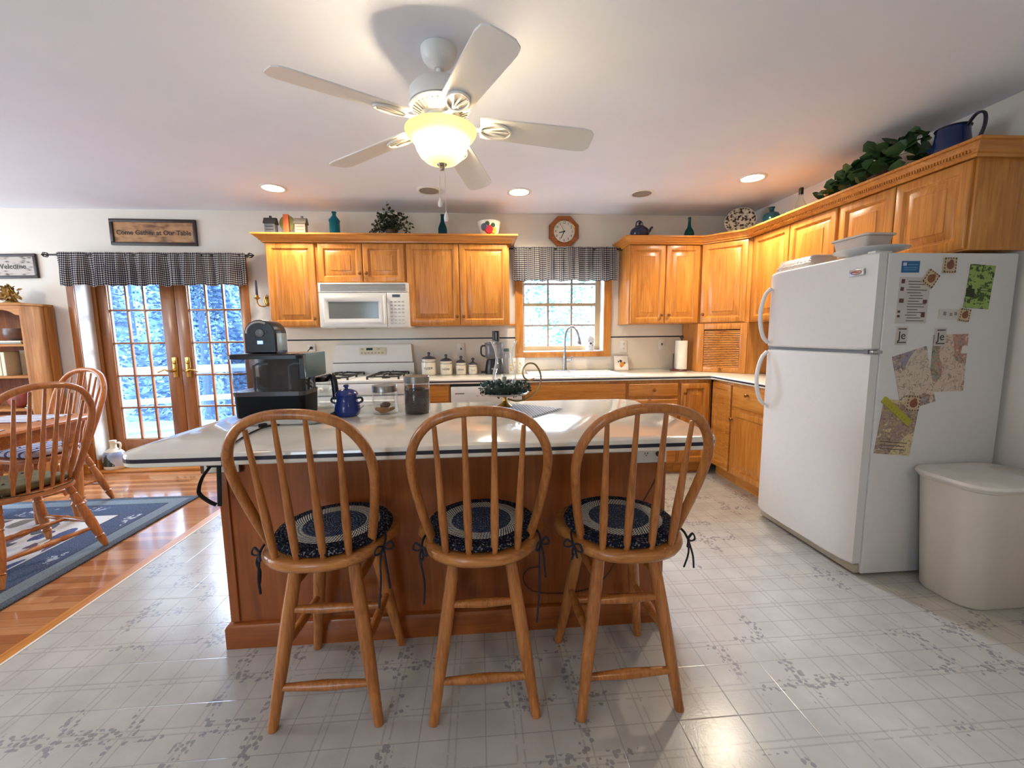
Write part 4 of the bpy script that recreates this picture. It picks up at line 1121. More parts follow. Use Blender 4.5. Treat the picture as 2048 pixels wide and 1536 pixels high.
# decorative plate
t = thing('decorative_plate', 'black and cream transfer plate standing on the corner cabinet', 'plate', (2.40,-.40,CT))
tt = NT('transfer_plate'); pos = tt.coord('Object'); n = tt.voro(pos, 44); n2 = tt.noise(pos, 30, 4, .6)
tt.base(tt.ramp(tt.math('ADD', tt.math('MULTIPLY', n, .6), n2), [(.70, lin((46,44,40))), (.82, lin((180,172,150))), (.95, lin((206,198,176)))])); tt.set(.25)
ax = V((-.5,-.75,.30)).normalized()
part('disc', MB().lathe([(0,0),(.075,0),(.085,.004),(.128,.014),(.130,.017),(.126,.018),(.085,.009),(.075,.006),(0,.006)], (0,0,.125), ax, 40), tt.m, t)
part('rim_band', MB().tube([V((0,0,.125))+ax*.0175+ (ax.orthogonal().normalized()*math.cos(2*PI*i/40)+ax.cross(ax.orthogonal().normalized())*math.sin(2*PI*i/40))*.127 for i in range(40)], .003, 6, loop=True), flat('plate_rim', (206,196,168), .3), t)
part('centre_band', MB().tube([V((0,0,.125))+ax*.0075+ (ax.orthogonal().normalized()*math.cos(2*PI*i/40)+ax.cross(ax.orthogonal().normalized())*math.sin(2*PI*i/40))*.07 for i in range(40)], .003, 6, loop=True), flat('plate_rim', (206,196,168), .3), t)
part('stand', MB().tube([(-.05,-.03,.004),(0,.05,.004),(0,.075,.09)], .005, 6), DGREY, t)
# small orange figurine and leafy plant
t = thing('flower_ornament', 'small orange flower ornament with leaves on the right cabinets', 'ornament', (2.47,-1.26,CT))
m_ = MB(); rg = random.Random(4)
for k in range(16): leaf_quad(m_, V((rg.uniform(-.02,.02), rg.uniform(-.05,.05), rg.uniform(.04,.085))), rdir(rg,.5), rdir(rg,1), .035, .9)
part('petals', m_, flat('petal_orange', (186,108,58), .6, var=.2), t)
m_ = MB()
for k in range(12): leaf_quad(m_, V((rg.uniform(-.02,.02), rg.uniform(-.09,.02), rg.uniform(.02,.12))), rdir(rg,.5), rdir(rg,1), .05, .4)
part('leaves', m_, flat('leaf_olive', (92,92,52), .6, var=.2), t)
part('base', MB().lathe([(0,0),(.03,0),(.024,.05),(0,.052)], n=16), flat('orn_base', (170,130,90), .6), t)
t = thing('leafy_plant', 'large-leaved green plant lying along the right cabinets above the refrigerator', 'plant', (2.45,-1.665,CT))
rg = random.Random(21); fo, stm = MB(), MB()
for k in range(170):
    y = rg.uniform(-.27,.29); prof_ = .19-.30*abs(y+.06) if y > -.1 else .18+.20*(-.1-y)
    p = V((rg.uniform(-.085,.08), y, rg.uniform(.02, max(.05, prof_))))
    d = V((rg.uniform(-1.0,.2), rg.uniform(-.9,.7), rg.uniform(-.35,.8)))
    leaf_quad(fo, p, d, rdir(rg,.9), rg.uniform(.065,.105), .9)
    if k % 3 == 0: stm.tube(smooth_pts([(rg.uniform(-.02,.02), y*.3, .01), (0, y*.7, p.z*.9), p], 4), .002, 5)
part('foliage', fo, flat('broad_leaf', (58,86,44), .45, var=.35, vs=18), t)
part('stems', stm, flat('stem_pale', (120,132,92), .6), t)
part('basket', MB().lathe([(0,0),(.06,0),(.075,.06),(.07,.06),(0,.05)], (0,-.05,0), n=20), flat('basket_brown', (92,62,40), .7), t)
# blue pitcher
t = thing('enamel_pitcher', 'blue enamel pitcher with dark handle at the right end of the cabinets', 'pitcher', (2.47,-2.07,CT))
BLE = flat('blue_enamel', (20,40,88), .18)
part('body', MB().lathe([(0,0),(.072,.002),(.080,.014),(.076,.06),(.068,.12),(.066,.15),(.069,.153),(.062,.15),(0,.02)], n=32), BLE, t)
part('rim', MB().tube([(.068*math.cos(2*PI*i/36), .068*math.sin(2*PI*i/36), .152) for i in range(36)], .004, 6, loop=True), flat('enamel_dark', (20,26,44), .3), t)
sp_ = MB(); sp_.loft([[V((-.02,.06,.02)), V((.02,.06,.02)), V((.02,.06,.08)), V((-.02,.06,.08))], [V((-.004,.125,.088)), V((.004,.125,.088)), V((.004,.125,.10)), V((-.004,.125,.10))]])
part('spout', sp_, BLE, t)
part('handle', MB().tube(smooth_pts([(0,-.066,.14),(0,-.10,.175),(0,-.135,.165),(0,-.142,.11),(0,-.12,.05),(0,-.078,.03)]), [(.006,.010)]*31, 8, flat=(0,1,0)), flat('enamel_dark', (20,26,44), .3), t)
# ------------------------------------------------------------------ canisters
CERA = flat('canister_cream', (226,218,202), .25, var=.02)
SLID = flat('canister_lid', (74,72,86), .35)
def canister(x, r, h, txt, label):
    y = -.17
    t = thing('canister', label, 'canister', (x, y, .9145), group='ceramic canisters beside the stove')
    part('body', MB().lathe([(0,0),(r*.92,.0),(r*.98,.006),(r,.02),(r,h*.80),(r*.97,h*.84),(r*.90,h*.87),(r*.90,h*.90),(r*.96,h*.93),(r*.96,h),(r*.88,h),(r*.85,h*.9),(0,h*.85)], n=32), CERA, t)
    part('rim_band', MB().lathe([(r*1.002,h*.80),(r*1.012,h*.815),(r*1.0,h*.83)], n=32, cap=False), SLID, t)
    part('lid', MB().lathe([(0,h+.001),(r*.97,h+.001),(r*.97,h+.006),(r*.7,h+.020),(r*.3,h+.028),(.010,h+.032),(.010,h+.040),(.016,h+.050),(.015,h+.060),(.008,h+.066),(0,h+.067)], n=28), SLID, t)
    m = MB()
    tx = MB(); n = len(txt); step = r*1.25/max(4, n)/r
    for i, ch in enumerate(txt):
        a = -PI/2+(i-(n-1)/2)*step
        tx.text(ch, r*.42, frame((math.cos(a)*(r+.0005), math.sin(a)*(r+.0005), h*.42), (-math.sin(a), math.cos(a), 0), (0,0,1)), .0004)
    part('lettering', tx, flat('canister_ink', (70,66,72), .6), t, False, 0)
canister(-.487, .070, .150, 'FLOUR', 'largest cream canister with slate lid, next to the stove')
canister(-.325, .060, .128, 'SUGAR', 'second largest cream canister with slate lid')
canister(-.184, .050, .110, 'COFFEE', 'third cream canister with slate lid, under the switch plate')
canister(-.071, .043, .090, 'TEA', 'smallest cream canister, next to the food processor')
# food processor
t = thing('food_processor', 'black food processor with clear bowl, right of the canisters', 'food processor', (.135,-.17,.9145))
part('base', MB().lathe([(0,0),(.088,0),(.092,.012),(.088,.05),(.078,.11),(.072,.135),(.055,.142),(0,.143)], n=28, sq=(1,.95)), BLK, t)
part('bowl', MB().lathe([(.070,.143),(.084,.15),(.088,.24),(.088,.285),(.085,.29)], n=28, cap=False), glass('smoky_clear', (.72,.74,.80), 1.2, .04, .12, lin((90,92,110))), t)
part('bowl_lid', MB().lathe([(.09,.285),(.09,.298),(.05,.303),(0,.303)], n=28), glass('smoky_clear_lid', (.7,.72,.78), 1.2, .04, .2, lin((110,112,130))), t)
part('feed_tube', MB().lathe([(.034,.303),(.034,.405),(.038,.408),(.030,.41),(0,.41)], (.02,0,0), n=22), BLK, t)
part('tube_highlight', MB().box(.018,.024,-.036,-.033,.325,.395,.001), flat('tube_glint', (196,192,200), .3), t)  # pale strip painted as a glint down the black feed tube
part('bowl_handle', MB().tube(smooth_pts([(-.085,-.01,.27),(-.12,-.02,.26),(-.122,-.02,.19),(-.088,-.01,.165)]), .009, 8), DGREY, t)
part('switch_paddle', MB().box(-.03,.03,-.092,-.078,.045,.06,.003), STEEL, t)
part('foot_lever', MB().tube([(-.085,-.04,.018),(-.125,-.05,.02)], .010, 8), BLK, t)
t2 = thing('mixing_bottle', 'clear bottle with dark green cap behind the glass chimney, by the processor', 'bottle', (.255,-.16,.9145))
part('body', MB().lathe([(0,0),(.034,.0),(.036,.01),(.034,.16),(.028,.18),(.028,.21),(0,.212)], n=20), glass('speckled_clear', (.86,.86,.92), 1.2, .05, .12, lin((150,150,180))), t2)
part('cap', MB().lathe([(0,.212),(.030,.212),(.028,.24),(0,.242)], n=20), flat('cap_green', (40,74,66), .4), t2)
# two painted mugs
for x, lb in ((.305, 'left white tumbler with yellow flowers behind the glass chimney'), (.390, 'right white tumbler with faint flowers below the window casing')):
    t = thing('tumbler', lb, 'tumbler', (x,-.20,.9145), group='white tumblers on the counter')
    part('body', MB().lathe([(0,0),(.030,0),(.033,.004),(.038,.135),(.0385,.150),(.036,.150),(.030,.01),(0,.008)], n=26), flat('tumbler_white', (236,230,214), .3), t)
    m = MB(); rg = random.Random(int(x*100))
    for k in range(7):
        a = rg.uniform(-2.2,-.9); z = rg.uniform(.03,.11); rr = .0325+.0395*z*.98+.0006
        m.lathe([(0,0),(.009,0),(.007,.0015),(0,.002)], (rr*math.cos(a), rr*math.sin(a), z), (math.cos(a), math.sin(a), 0), 8)
    part('flowers', m, flat('flower_yellow%d' % (x > .35), (222,178,84) if x < .35 else (206,196,150), .5), t)
# birdhouse ornament on the window sill
t = thing('birdhouse_ornament', 'small white ceramic birdhouse on the window sill', 'ornament', (1.135,.06,1.119))
part('body', MB().lathe([(0,0),(.040,0),(.042,.004),(.042,.105),(.03,.112),(0,.113)], n=24, sq=(1,.8)), flat('bird_white', (220,218,218), .35), t)
part('roof', MB().lathe([(.0,.150),(.012,.148),(.03,.135),(.050,.108),(.052,.104),(.04,.104),(0,.104)], n=24, sq=(1,.8)), flat('bird_roof', (206,204,206), .4), t)
part('entrance', MB().lathe([(0,0),(.011,0),(.011,.002),(0,.002)], (0,-.0335,.07), (0,-1,0), 14), flat('bird_hole', (60,50,50), .7), t)
m = MB()
for a, z in ((-.020,.095),(.018,.05),(-.014,.038),(.022,.085),(.0,.105)): m.lathe([(0,0),(.005,0),(.005,.003),(0,.003)], (a,-.0315,z), (0,-1,0), 8)
part('painted_dots', m, flat('bird_dots', (110,90,96), .6), t)
# fruit tile
t = thing('ceramic_tile', 'white tile painted with orange fruit leaning right of the sink', 'tile', (1.43,-.055,.9145))
M = Matrix.Translation((1.43,-.07,.9155)) @ Matrix.Rotation(-.22, 4, 'X')
b = MB(); b.box(-.073,.073,0,.010,.002,.150,.003,2,M); part('tile', b, flat('tile_white', (232,228,218), .25), t, True)
fr_ = MB()
for a in ((-.076,.076,.148,.156),(-.076,.076,-.002,.003)): fr_.box(a[0],a[1],-.002,.0105,a[2],a[3],.001,2,M)
for a in ((-.076,-.072),(.072,.076)): fr_.box(a[0],a[1],-.0018,.0103,.003,.148,.001,2,M)
part('frame', fr_, flat('tile_frame', (170,160,150), .5), t, True)
def blob(x, z, r, col, nm, sc=1):
    m = MB(); c_ = M @ V((x,0,z)); ax_ = (M.to_3x3() @ V((0,-1,0)))
    m.lathe([(0,0),(r,0),(r*.8,.0015),(0,.002)], c_, ax_, 14); part(nm, m, flat(nm+str(col[0]), col, .5), t, True)
blob(.008,.062,.024,(222,140,40),'painted_orange'); blob(-.004,.095,.014,(64,60,60),'painted_bird'); blob(.034,.075,.012,(120,90,80),'painted_leaf'); blob(-.028,.09,.008,(90,84,84),'painted_leaf'); blob(.0,.045,.015,(206,110,34),'painted_orange')
# paper towels
t = thing('paper_towel_holder', 'upright paper towel holder left of the appliance garage', 'paper towel holder', (1.965,-.20,.9145))
RW = flat('holder_mahogany', (92,34,26), .35)
part('base', MB().lathe([(0,0),(.082,0),(.084,.006),(.078,.014),(0,.015)], n=30), RW, t)
part('spindle', MB().lathe([(0,.015),(.008,.015),(.008,.315),(.016,.320),(.022,.330),(.012,.345),(0,.347)], (.02,0,0), n=16), DGREY, t)
part('tension_arm', MB().tube([(-.062,-.01,.012),(-.062,-.01,.17)], .006, 8), DGREY, t)
part('paper_roll', MB().lathe([(.018,.017),(.056,.017),(.056,.296),(.018,.296)], (.02,0,0), n=30), flat('paper_white', (236,230,216), .9), t)

# ------------------------------------------------------------------ island: coffee maker
IT = .9335
t = thing('coffee_maker', 'large black coffee maker with smoky water tank on the island', 'coffee maker', (-.85,-2.33,IT))
TB = flat('machine_teal_grey', (92,122,126), .35)
b = MB(); b.loft([rrect(-.965,-.645,-2.492,-2.19,.05,IT+.0005), rrect(-.968,-.642,-2.495,-2.187,.05,IT+.006), rrect(-.965,-.645,-2.49,-2.19,.05,IT+.022)])
part('base_plate', b, flat('machine_grey', (150,148,140), .3, .3), t, True)
b = MB(); b.loft([rrect(-.990, -.724, -2.448, -2.292, .02, IT+.023), rrect(-.992, -.721, -2.450, -2.290, .022, IT+.03), rrect(-.994, -.717, -2.452, -2.289, .022, 1.046)])
part('lower_body', b, BLKM, t, True)
b = MB(); b.loft([rrect(-.990, -.90, -2.288, -2.20, .02, IT+.023), rrect(-.990, -.90, -2.288, -2.20, .02, 1.1105)])
part('side_column', b, BLKM, t, True)
b = MB(); b.loft([rrect(-.996, -.715, -2.454, -2.292, .024, 1.0465), rrect(-.998, -.713, -2.456, -2.292, .024, 1.064)])
part('tank_collar', b, flat('collar_grey', (74,74,76), .25), t, True)
b = MB(); b.loft([rrect(-.996, -.715, -2.453, -2.335, .024, 1.0645), rrect(-1.000, -.713, -2.456, -2.335, .024, 1.196)], False, False)
part('water_tank', b, glass('smoky_tank', (.60,.62,.64), 1.6, .03, .06, lin((90,92,96))), t, True)
b = MB(); b.loft([rrect(-.955, -.741, -2.322, -2.20, .01, 1.111), rrect(-.955, -.741, -2.322, -2.20, .01, 1.196)])
b.box(-.945, -.725, -2.322, -2.300, 1.0645, 1.112)
part('rear_shell', b, flat('shell_dark', (46,47,50), .4), t, True)
b = MB()
for x in (-.93, -.79): b.tube([(x,-2.40,1.066),(x,-2.40,1.165),(x+.02,-2.40,1.175),(x+.06,-2.40,1.175)], .005, 8)
part('tank_tubes', b, flat('tube_grey', (130,130,138), .3), t, True)
b = MB(); b.loft([rrect(-1.003, -.714, -2.458, -2.20, .024, 1.1965), rrect(-1.003, -.714, -2.458, -2.20, .024, 1.210), rrect(-.996, -.722, -2.452, -2.204, .02, 1.216)])
part('lid', b, BLK, t, True)
b = MB(); b.loft([rrect(-.739, -.716, -2.425, -2.198, .010, 1.112), rrect(-.739, -.712, -2.427, -2.196, .010, 1.118), rrect(-.739, -.712, -2.427, -2.196, .010, 1.2162)])
part('brew_head', b, TB, t, True)
t = thing('coffee_carafe', 'glass carafe with black handle under the coffee maker head', 'carafe', (-.722,-2.234,IT+.0225))
part('glass', MB().lathe([(0,.001),(.046,.001),(.050,.008),(.050,.05),(.036,.10),(.034,.125)], n=28, cap=False), CLEARP, t)
part('lid', MB().lathe([(.036,.125),(.037,.140),(.02,.145),(0,.145)], n=24), BLK, t)
part('handle', MB().tube(smooth_pts([(.030,-.01,.136),(.048,-.022,.150),(.062,-.030,.138),(.068,-.034,.10),(.071,-.036,.045)]), [(.010,.014)]*25, 10, flat=(1,0,0)), BLK, t)
# arched gadget on top
t = thing('countertop_gadget', 'black arch-shaped gadget with grey dial on top of the coffee maker', 'gadget', (-.905,-2.36,1.2165))
arch = [(-.062,0),(.062,0)] + [(.062*math.cos(a), .080+.058*math.sin(a)) for a in [PI*i/16 for i in range(17)]]
M = Matrix(((1,0,0,-.905),(0,0,-1,-2.33),(0,1,0,1.2175),(0,0,0,1)))
b = MB(); b.loft([[M @ V((x*k, y*k+(.004 if k < 1 else 0), z)) for x, y in arch] for k, z in ((.96,-.055),(1,-.05),(1,.045),(.95,.052))])
part('body', b, BLK, t, True, 40)
b = MB(); b.tube([M @ V((.050*math.cos(a), .082+.046*math.sin(a), .0525)) for a in [PI*(.32+.68*i/14) for i in range(15)]], .0045, 8)
part('arched_trim', b, flat('trim_silver', (206,200,196), .3, .4), t, True)
part('side_panel', MB().box(-.8425,-.8395,-2.372,-2.29,1.226,1.30,.001), flat('side_pale', (176,196,196), .25), t, True)
part('dial', MB().lathe([(0,0),(.017,0),(.016,.006),(.012,.008),(0,.008)], M @ V((.004,.083,.052)), (0,-1,0), 24), flat('dial_grey', (120,118,120), .3), t, True)
part('display', MB().box(-.915,-.893,-2.3845,-2.380,1.255,1.269,.001), emis('display_glow', (120,170,255), .9), t, True)
bb = MB()
for x, z in ((-.938,1.262),(-.872,1.262),(-.925,1.282),(-.885,1.282),(-.93,1.305),(-.878,1.305)): bb.box(x-.004,x+.004,-2.384,-2.38,z-.002,z+.002)
part('buttons', bb, DGREY, t, True)
c = MB(); c.tube(smooth_pts([(-.80,-2.497,.9385),(-.83,-2.53,.939),(-.838,-2.60,.9375),(-.832,-2.68,.937),(-.815,-2.77,.937),(-.797,-2.84,.937),(-.795,-2.873,.934),(-.795,-2.878,.89)]), .0035, 8)
c.lathe([(0,0),(.007,.0),(.009,.01),(.007,.03),(0,.03)], (-.835,-2.517,.9425), (-1,-.6,0), 12)
single('power_cord', c, BLK, 'black cord lying on the island top in front of the coffee maker', 'cord')
# blue sugar pot
t = thing('sugar_bowl', 'small blue enamel lidded pot beside the coffee maker', 'pot', (-.590,-2.315,IT))
BE2 = flat('cobalt_enamel', (34,52,122), .15)
part('body', MB().lathe([(0,0),(.040,0),(.050,.008),(.055,.026),(.052,.05),(.044,.068),(.043,.088),(.047,.094),(.040,.094),(0,.02)], n=32), BE2, t)
part('lid', MB().lathe([(.048,.094),(.049,.098),(.040,.110),(.024,.118),(.008,.121),(.007,.126),(.013,.132),(.010,.139),(0,.141)], n=30), BE2, t)
for s in (-1, 1): part('handle', MB().tube(smooth_pts([(s*.042,0,.078),(s*.062,0,.080),(s*.066,0,.066),(s*.050,0,.056)]), .005, 8), flat('enamel_dark', (20,26,44), .3), t)
part('wire_clip', MB().tube(smooth_pts([(.05,0,.03),(.066,-.004,.038),(.072,-.006,.046)]), .0016, 6), STEEL, t)
# storage jars
def jar(x, y, r, h, label):
    t = thing('glass_jar', label, 'jar', (x, y, IT), group='glass jars with steel lids')
    part('glass', MB().lathe([(0,.0005),(r*.95,.0005),(r,.006),(r,h-.008),(r*.94,h)], n=32, cap=False), CLEARP, t)
    part('lid', MB().lathe([(0,h-.030),(r*.97,h-.030),(r*1.01,h-.028),(r*1.01,h-.002),(r*.98,h),(r*.5,h-.002),(0,h-.002)], n=32), STEEL, t)
    return t
jar(-.437,-2.262,.056,.128,'shorter glass jar with a few cookies inside')
COOK = flat('cookie', (170,118,66), .8, var=.25, vs=40); COOKD = flat('cookie_dark', (92,60,40), .8, var=.25, vs=40)
def cookie(x, y, z, rx, ry, m, label):
    mb = MB(); mb.lathe([(0,0),(.018,0),(.023,.003),(.024,.006),(.021,.010),(.01,.012),(0,.012)], n=22)
    mb.bm.transform(Matrix.Rotation(rx,4,'X') @ Matrix.Rotation(ry,4,'Y')); mb.bm.transform(Matrix.Translation((x,y,z)))
    single('cookie', mb, m, label, 'cookie', 'cookies in the jar')
cookie(-.440,-2.280,IT+.0125,.5,.0,COOK,'light cookie leaning at the front of the jar')
cookie(-.462,-2.262,IT+.010,.05,.25,COOK,'light cookie lying at the left of the jar')
cookie(-.415,-2.262,IT+.010,.05,-.3,COOK,'light cookie lying at the right of the jar')
cookie(-.438,-2.252,IT+.030,.35,.0,COOKD,'darker cookie on top of the cookie pile')
jt = jar(-.289,-2.282,.057,.170,'taller glass jar filled with dark coffee beans')
tt = NT('coffee_beans'); v_ = tt.voro(tt.coord('Object'), 130); tt.base(tt.ramp(v_, [(.1, lin((44,30,32))), (.6, lin((72,56,56)))])); tt.set(.5); tt.bump(v_, .6, .004)
cb = MB(); cb.lathe([(0,.003),(.052,.003),(.0545,.010),(.0545,.108),(.04,.113),(.02,.118),(0,.118)], n=32)
o = obj('coffee_beans', cb, tt.m); o.location = (-.289,-2.282,IT); tag(o, 'dark coffee beans filling the taller glass jar', 'coffee beans', kind='stuff')
# place mat
tt = NT('woven_mat'); pos = tt.coord('Object'); X, Y, Z_ = tt.xyz(pos)
w1 = tt.math('SINE', tt.math('MULTIPLY', X, 330)); w2 = tt.math('SINE', tt.math('MULTIPLY', Y, 330))
ck = tt.math('MULTIPLY', w1, w2)
tt.base(tt.ramp(tt.math('ADD', .5, tt.math('MULTIPLY', ck, .5)), [(.3, lin((112,124,150))), (.6, lin((214,214,214)))])); tt.set(.9); tt.bump(ck, .4, .002)
mm = MB(); mm.box(-.155,.155,-.135,.135,0,.003)
for k in range(40):
    y = -.133+.266*k/39
    for s in (-1, 1): mm.tube([(s*.154, y, .0015), (s*.170, y+.002, .001)], .0009, 4)
o = obj('place_mat', mm, tt.m); o.location = (.165,-2.275,IT); o.rotation_euler = (0,0,R(-40)); tag(o, 'woven blue checked mat lying cornerwise under the candle holder', 'mat')
# candle holder
hx, hy, h0 = .115, -2.185, IT+.0035
t = thing('candle_holder', 'brass candle holder with glass chimney and curled handle on the mat', 'candle holder', (hx,hy,h0))
part('foot', MB().lathe([(0,0),(.036,0),(.037,.004),(.026,.010),(.014,.020),(.010,.032),(.011,.045),(.016,.05),(0,.051)], n=28), BRASS, t)
part('dish', MB().lathe([(0,.051),(.05,.053),(.110,.062),(.118,.070),(.114,.071),(.05,.058),(0,.057)], n=40), flat('dish_pale', (206,200,186), .3, .3), t)
part('chimney', MB().lathe([(.040,.066),(.050,.10),(.058,.135),(.056,.165),(.045,.205),(.041,.235),(.047,.275),(.062,.312),(.066,.318)], n=40, cap=False), glass('chimney_glass', (.95,.96,.96), 2.2, .02, edge=.9), t)
ring = [(.014,-.02,.040),(.055,-.03,.030),(.105,-.03,.040),(.150,-.03,.075),(.172,-.03,.120),(.170,-.03,.165),(.145,-.03,.205),(.110,-.03,.208),(.088,-.03,.180),(.092,-.03,.145),(.118,-.03,.128),(.142,-.03,.138)]
part('curled_handle', MB().tube(smooth_pts(ring), .0042, 8), flat('handle_bronze', (150,128,84), .3, .9), t)
t = thing('taper_candle', 'short pale green candle inside the glass chimney', 'candle', (hx,hy,h0+.0585))
part('wax', MB().lathe([(0,0),(.011,0),(.011,.085),(.009,.088),(0,.088)], n=18), flat('wax_green', (150,158,134), .5), t)
part('wick', MB().tube([(0,0,.088),(.001,0,.096)], .001, 5), BLK, t)
t = thing('candle_wreath', 'dark green leafy wreath with pale berries round the glass chimney', 'wreath', (hx,hy,h0+.072))
rg = random.Random(5); fo, be = MB(), MB()
for k in range(520):
    a = rg.uniform(0,2*PI); q = rg.uniform(0,2*PI); rr = .083+.028*math.cos(q); z = .016+.020*math.sin(q)
    p = V((rr*math.cos(a), rr*math.sin(a), max(.003, z)))
    d = V((math.cos(a)*math.cos(q), math.sin(a)*math.cos(q), .3+math.sin(q)))+rdir(rg)*.8
    leaf_quad(fo, p, d, rdir(rg), rg.uniform(.014,.026), .6)
for k in range(90):
    a = rg.uniform(0,2*PI); q = rg.uniform(.2,2.9); rr = .083+.036*math.cos(q)
    be.ball((rr*math.cos(a), rr*math.sin(a), .020+.028*math.sin(q)), .0035, 6, 4)
part('leaves', fo, flat('wreath_leaf', (40,66,60), .5, var=.5, vs=60), t)
part('core', MB().tube([(.083*math.cos(2*PI*i/30), .083*math.sin(2*PI*i/30), .015) for i in range(30)], .014, 8, loop=True), flat('wreath_core', (32,44,38), .8), t)
bp_ = part('berries', be, flat('berry_pale', (170,180,182), .5), t); bp_['kind'] = 'stuff'

# ------------------------------------------------------------------ refrigerator: top and side
t = thing('egg_carton', 'pale ribbed egg carton lying on the refrigerator', 'carton', (2.06,-1.68,1.6565))
EGC = flat('carton_pinkish', (214,200,186), .3)
b = MB(); b.loft([rrect(1.94,2.14,-1.83,-1.53,.02,1.663), rrect(1.936,2.144,-1.834,-1.526,.02,1.672), rrect(1.96,2.12,-1.81,-1.55,.03,1.725), rrect(1.975,2.105,-1.795,-1.565,.03,1.732)])
part('shell', b, EGC, t, True)
b = MB()
for i in range(9):
    y = -1.80+i*.03; b.tube([(1.938,y,1.674),(1.962,y,1.724),(1.976,y,1.7325),(2.104,y,1.7325)], .0035, 6)
for i in range(3): b.tube([(1.945+i*.008,-1.82+i*.006,1.69+i*.014),(1.945+i*.008,-1.54-i*.006,1.69+i*.014)], .003, 6)
part('ribs', b, flat('carton_ribs', (232,218,204), .4), t, True)
t = thing('serving_platter', 'white platter overhanging the refrigerator front', 'platter', (2.05,-2.06,1.665))
part('plate', MB().lathe([(0,0.0),(.07,0.0),(.075,.004),(.155,.028),(.160,.034),(.153,.033),(.07,.010),(0,.010)], (2.075,-2.06,1.674), n=40), flat('platter_white', (222,220,216), .3), t, True)
t = thing('food_container', 'milky lidded plastic box on the white platter', 'container', (2.06,-2.02,1.69))
b = MB(); b.loft([rrect(1.985,2.115,-2.125,-1.945,.02,1.6855), rrect(1.972,2.128,-2.14,-1.93,.02,1.768)])
part('box', b, flat('plastic_milky', (206,192,178), .3), t, True)
b = MB(); b.loft([rrect(1.962,2.138,-2.15,-1.92,.025,1.769), rrect(1.960,2.140,-2.152,-1.918,.025,1.777), rrect(1.97,2.13,-2.142,-1.928,.02,1.781)])
part('lid', b, flat('plastic_lid', (216,204,192), .3), t, True)
FYS = fy0-.0005
def sheet(name, label, cat, x0, x1, z0, z1, m, rot=0, d=.0012, lift=0, group=None):
    t = thing(name, label, cat, ((x0+x1)/2, FYS-lift, z0), group=group)
    M = Matrix.Translation(((x0+x1)/2, FYS-lift, (z0+z1)/2)) @ Matrix.Rotation(R(rot), 4, 'Y')
    w, h = (x1-x0)/2, (z1-z0)/2
    part('sheet', MB().box(-w, w, -d, 0, -h, h, 0, 2, M), m, t, True, 0)
    return t, M, w, h
def marks(t, M, items, nm, m, d=.0012):
    if len(items) > 1 and (nm == 'picture_print' or len(items) < 4):
        for it in items: marks(t, M, [it], nm, m, d)
        return
    b = MB()
    for x0, x1, z0, z1 in items: b.box(x0, x1, -d-.0005, -d+.0002, z0, z1, 0, 2, M)
    part(nm, b, m, t, True, 0)
PAPER = flat('paper_off_white', (206,200,192), .8)
INK = flat('print_ink', (88,80,76), .8)
def colouring(name, base_, cols, seed):
    tt = NT(name); pos = tt.coord('Object', (1,1,1), (seed, 0, seed*.7))
    n = tt.noise(pos, 14, 2, .5, 1.5)
    stops = []
    for i, c in enumerate(cols): stops.append((.36+.28*i/len(cols), lin(c)))
    blobs = tt.ramp(n, [(0, lin(base_))] + stops + [(.66, lin(base_))], 'CONSTANT')
    e = tt.noise(pos, 30, 2, .5, 1.0)
    line = tt.math('GREATER_THAN', .022, tt.math('ABSOLUTE', tt.math('SUBTRACT', e, .5)))
    big = tt.noise(pos, 5, 1)
    c = tt.mix(tt.math('MULTIPLY', tt.math('GREATER_THAN', big, .48), .62), lin(base_), blobs)
    c = tt.mix(tt.math('MULTIPLY', line, .5), c, lin((84,62,58)))
    tt.base(c); tt.set(.85); return tt.m
t, M, w, h = sheet('fridge_magnet', 'blue rectangular card magnet at the top of the refrigerator side', 'magnet', 2.041,2.135,1.562,1.617, flat('magnet_blue', (30,98,148), .4), 0, group='magnets and papers on the refrigerator')
marks(t, M, [(-.040,-.022,.005,.020)], 'white_patch', flat('magnet_white', (206,214,220), .5)); marks(t, M, [(-.015,.036,.008,.012),(-.036,.036,-.006,-.002),(-.036,.030,-.016,-.012)], 'text_print', flat('magnet_lines', (96,150,186), .5))
def photo_magnet(label, cx_, cz_, rot, s=.066, lift=0):
    t, M, w, h = sheet('photo_magnet', label, 'magnet', cx_-s/2, cx_+s/2, cz_-s/2*1.1, cz_+s/2*1.1, flat('magnet_cream', (196,176,140), .5), rot, .007, 0, 'magnets and papers on the refrigerator')
    it = []
    for i in range(5):
        u = -w+2*w*(i+.25)/5
        it += [(u, u+w*.22, h*.82, h*.97), (u, u+w*.22, -h*.97, -h*.82)]
        q = -h+2*h*(i+.25)/5
        it += [(w*.80, w*.97, q, q+h*.2), (-w*.97, -w*.80, q, q+h*.2)]
    marks(t, M, it, 'border_pattern', flat('magnet_brown', (92,60,36), .5), .007)
    b = MB(); c_ = M @ V((0,-.007,0)); b.lathe([(0,0),(s*.30,0),(s*.28,.002),(0,.0025)], c_, (0,-1,0), 16)
    b.lathe([(0,0),(s*.16,0),(s*.15,.002),(0,.0025)], M @ V((.004,-.007,s*.24)), (0,-1,0), 12)
    part('picture', b, flat('magnet_rust', (134,78,50), .5, var=.3, vs=60), t, True)
photo_magnet('square brown photo magnet at top centre of the refrigerator side', 2.290, 1.597, 0)
photo_magnet('tilted brown photo magnet on the corner of the printed list', 2.196, 1.533, 32, .066)
photo_magnet('brown photo magnet holding the right end of the white strip', 2.398, 1.356, 8, .056)
photo_magnet('brown photo magnet pinning the lowest drawing', 2.170, .918, 6, .070)
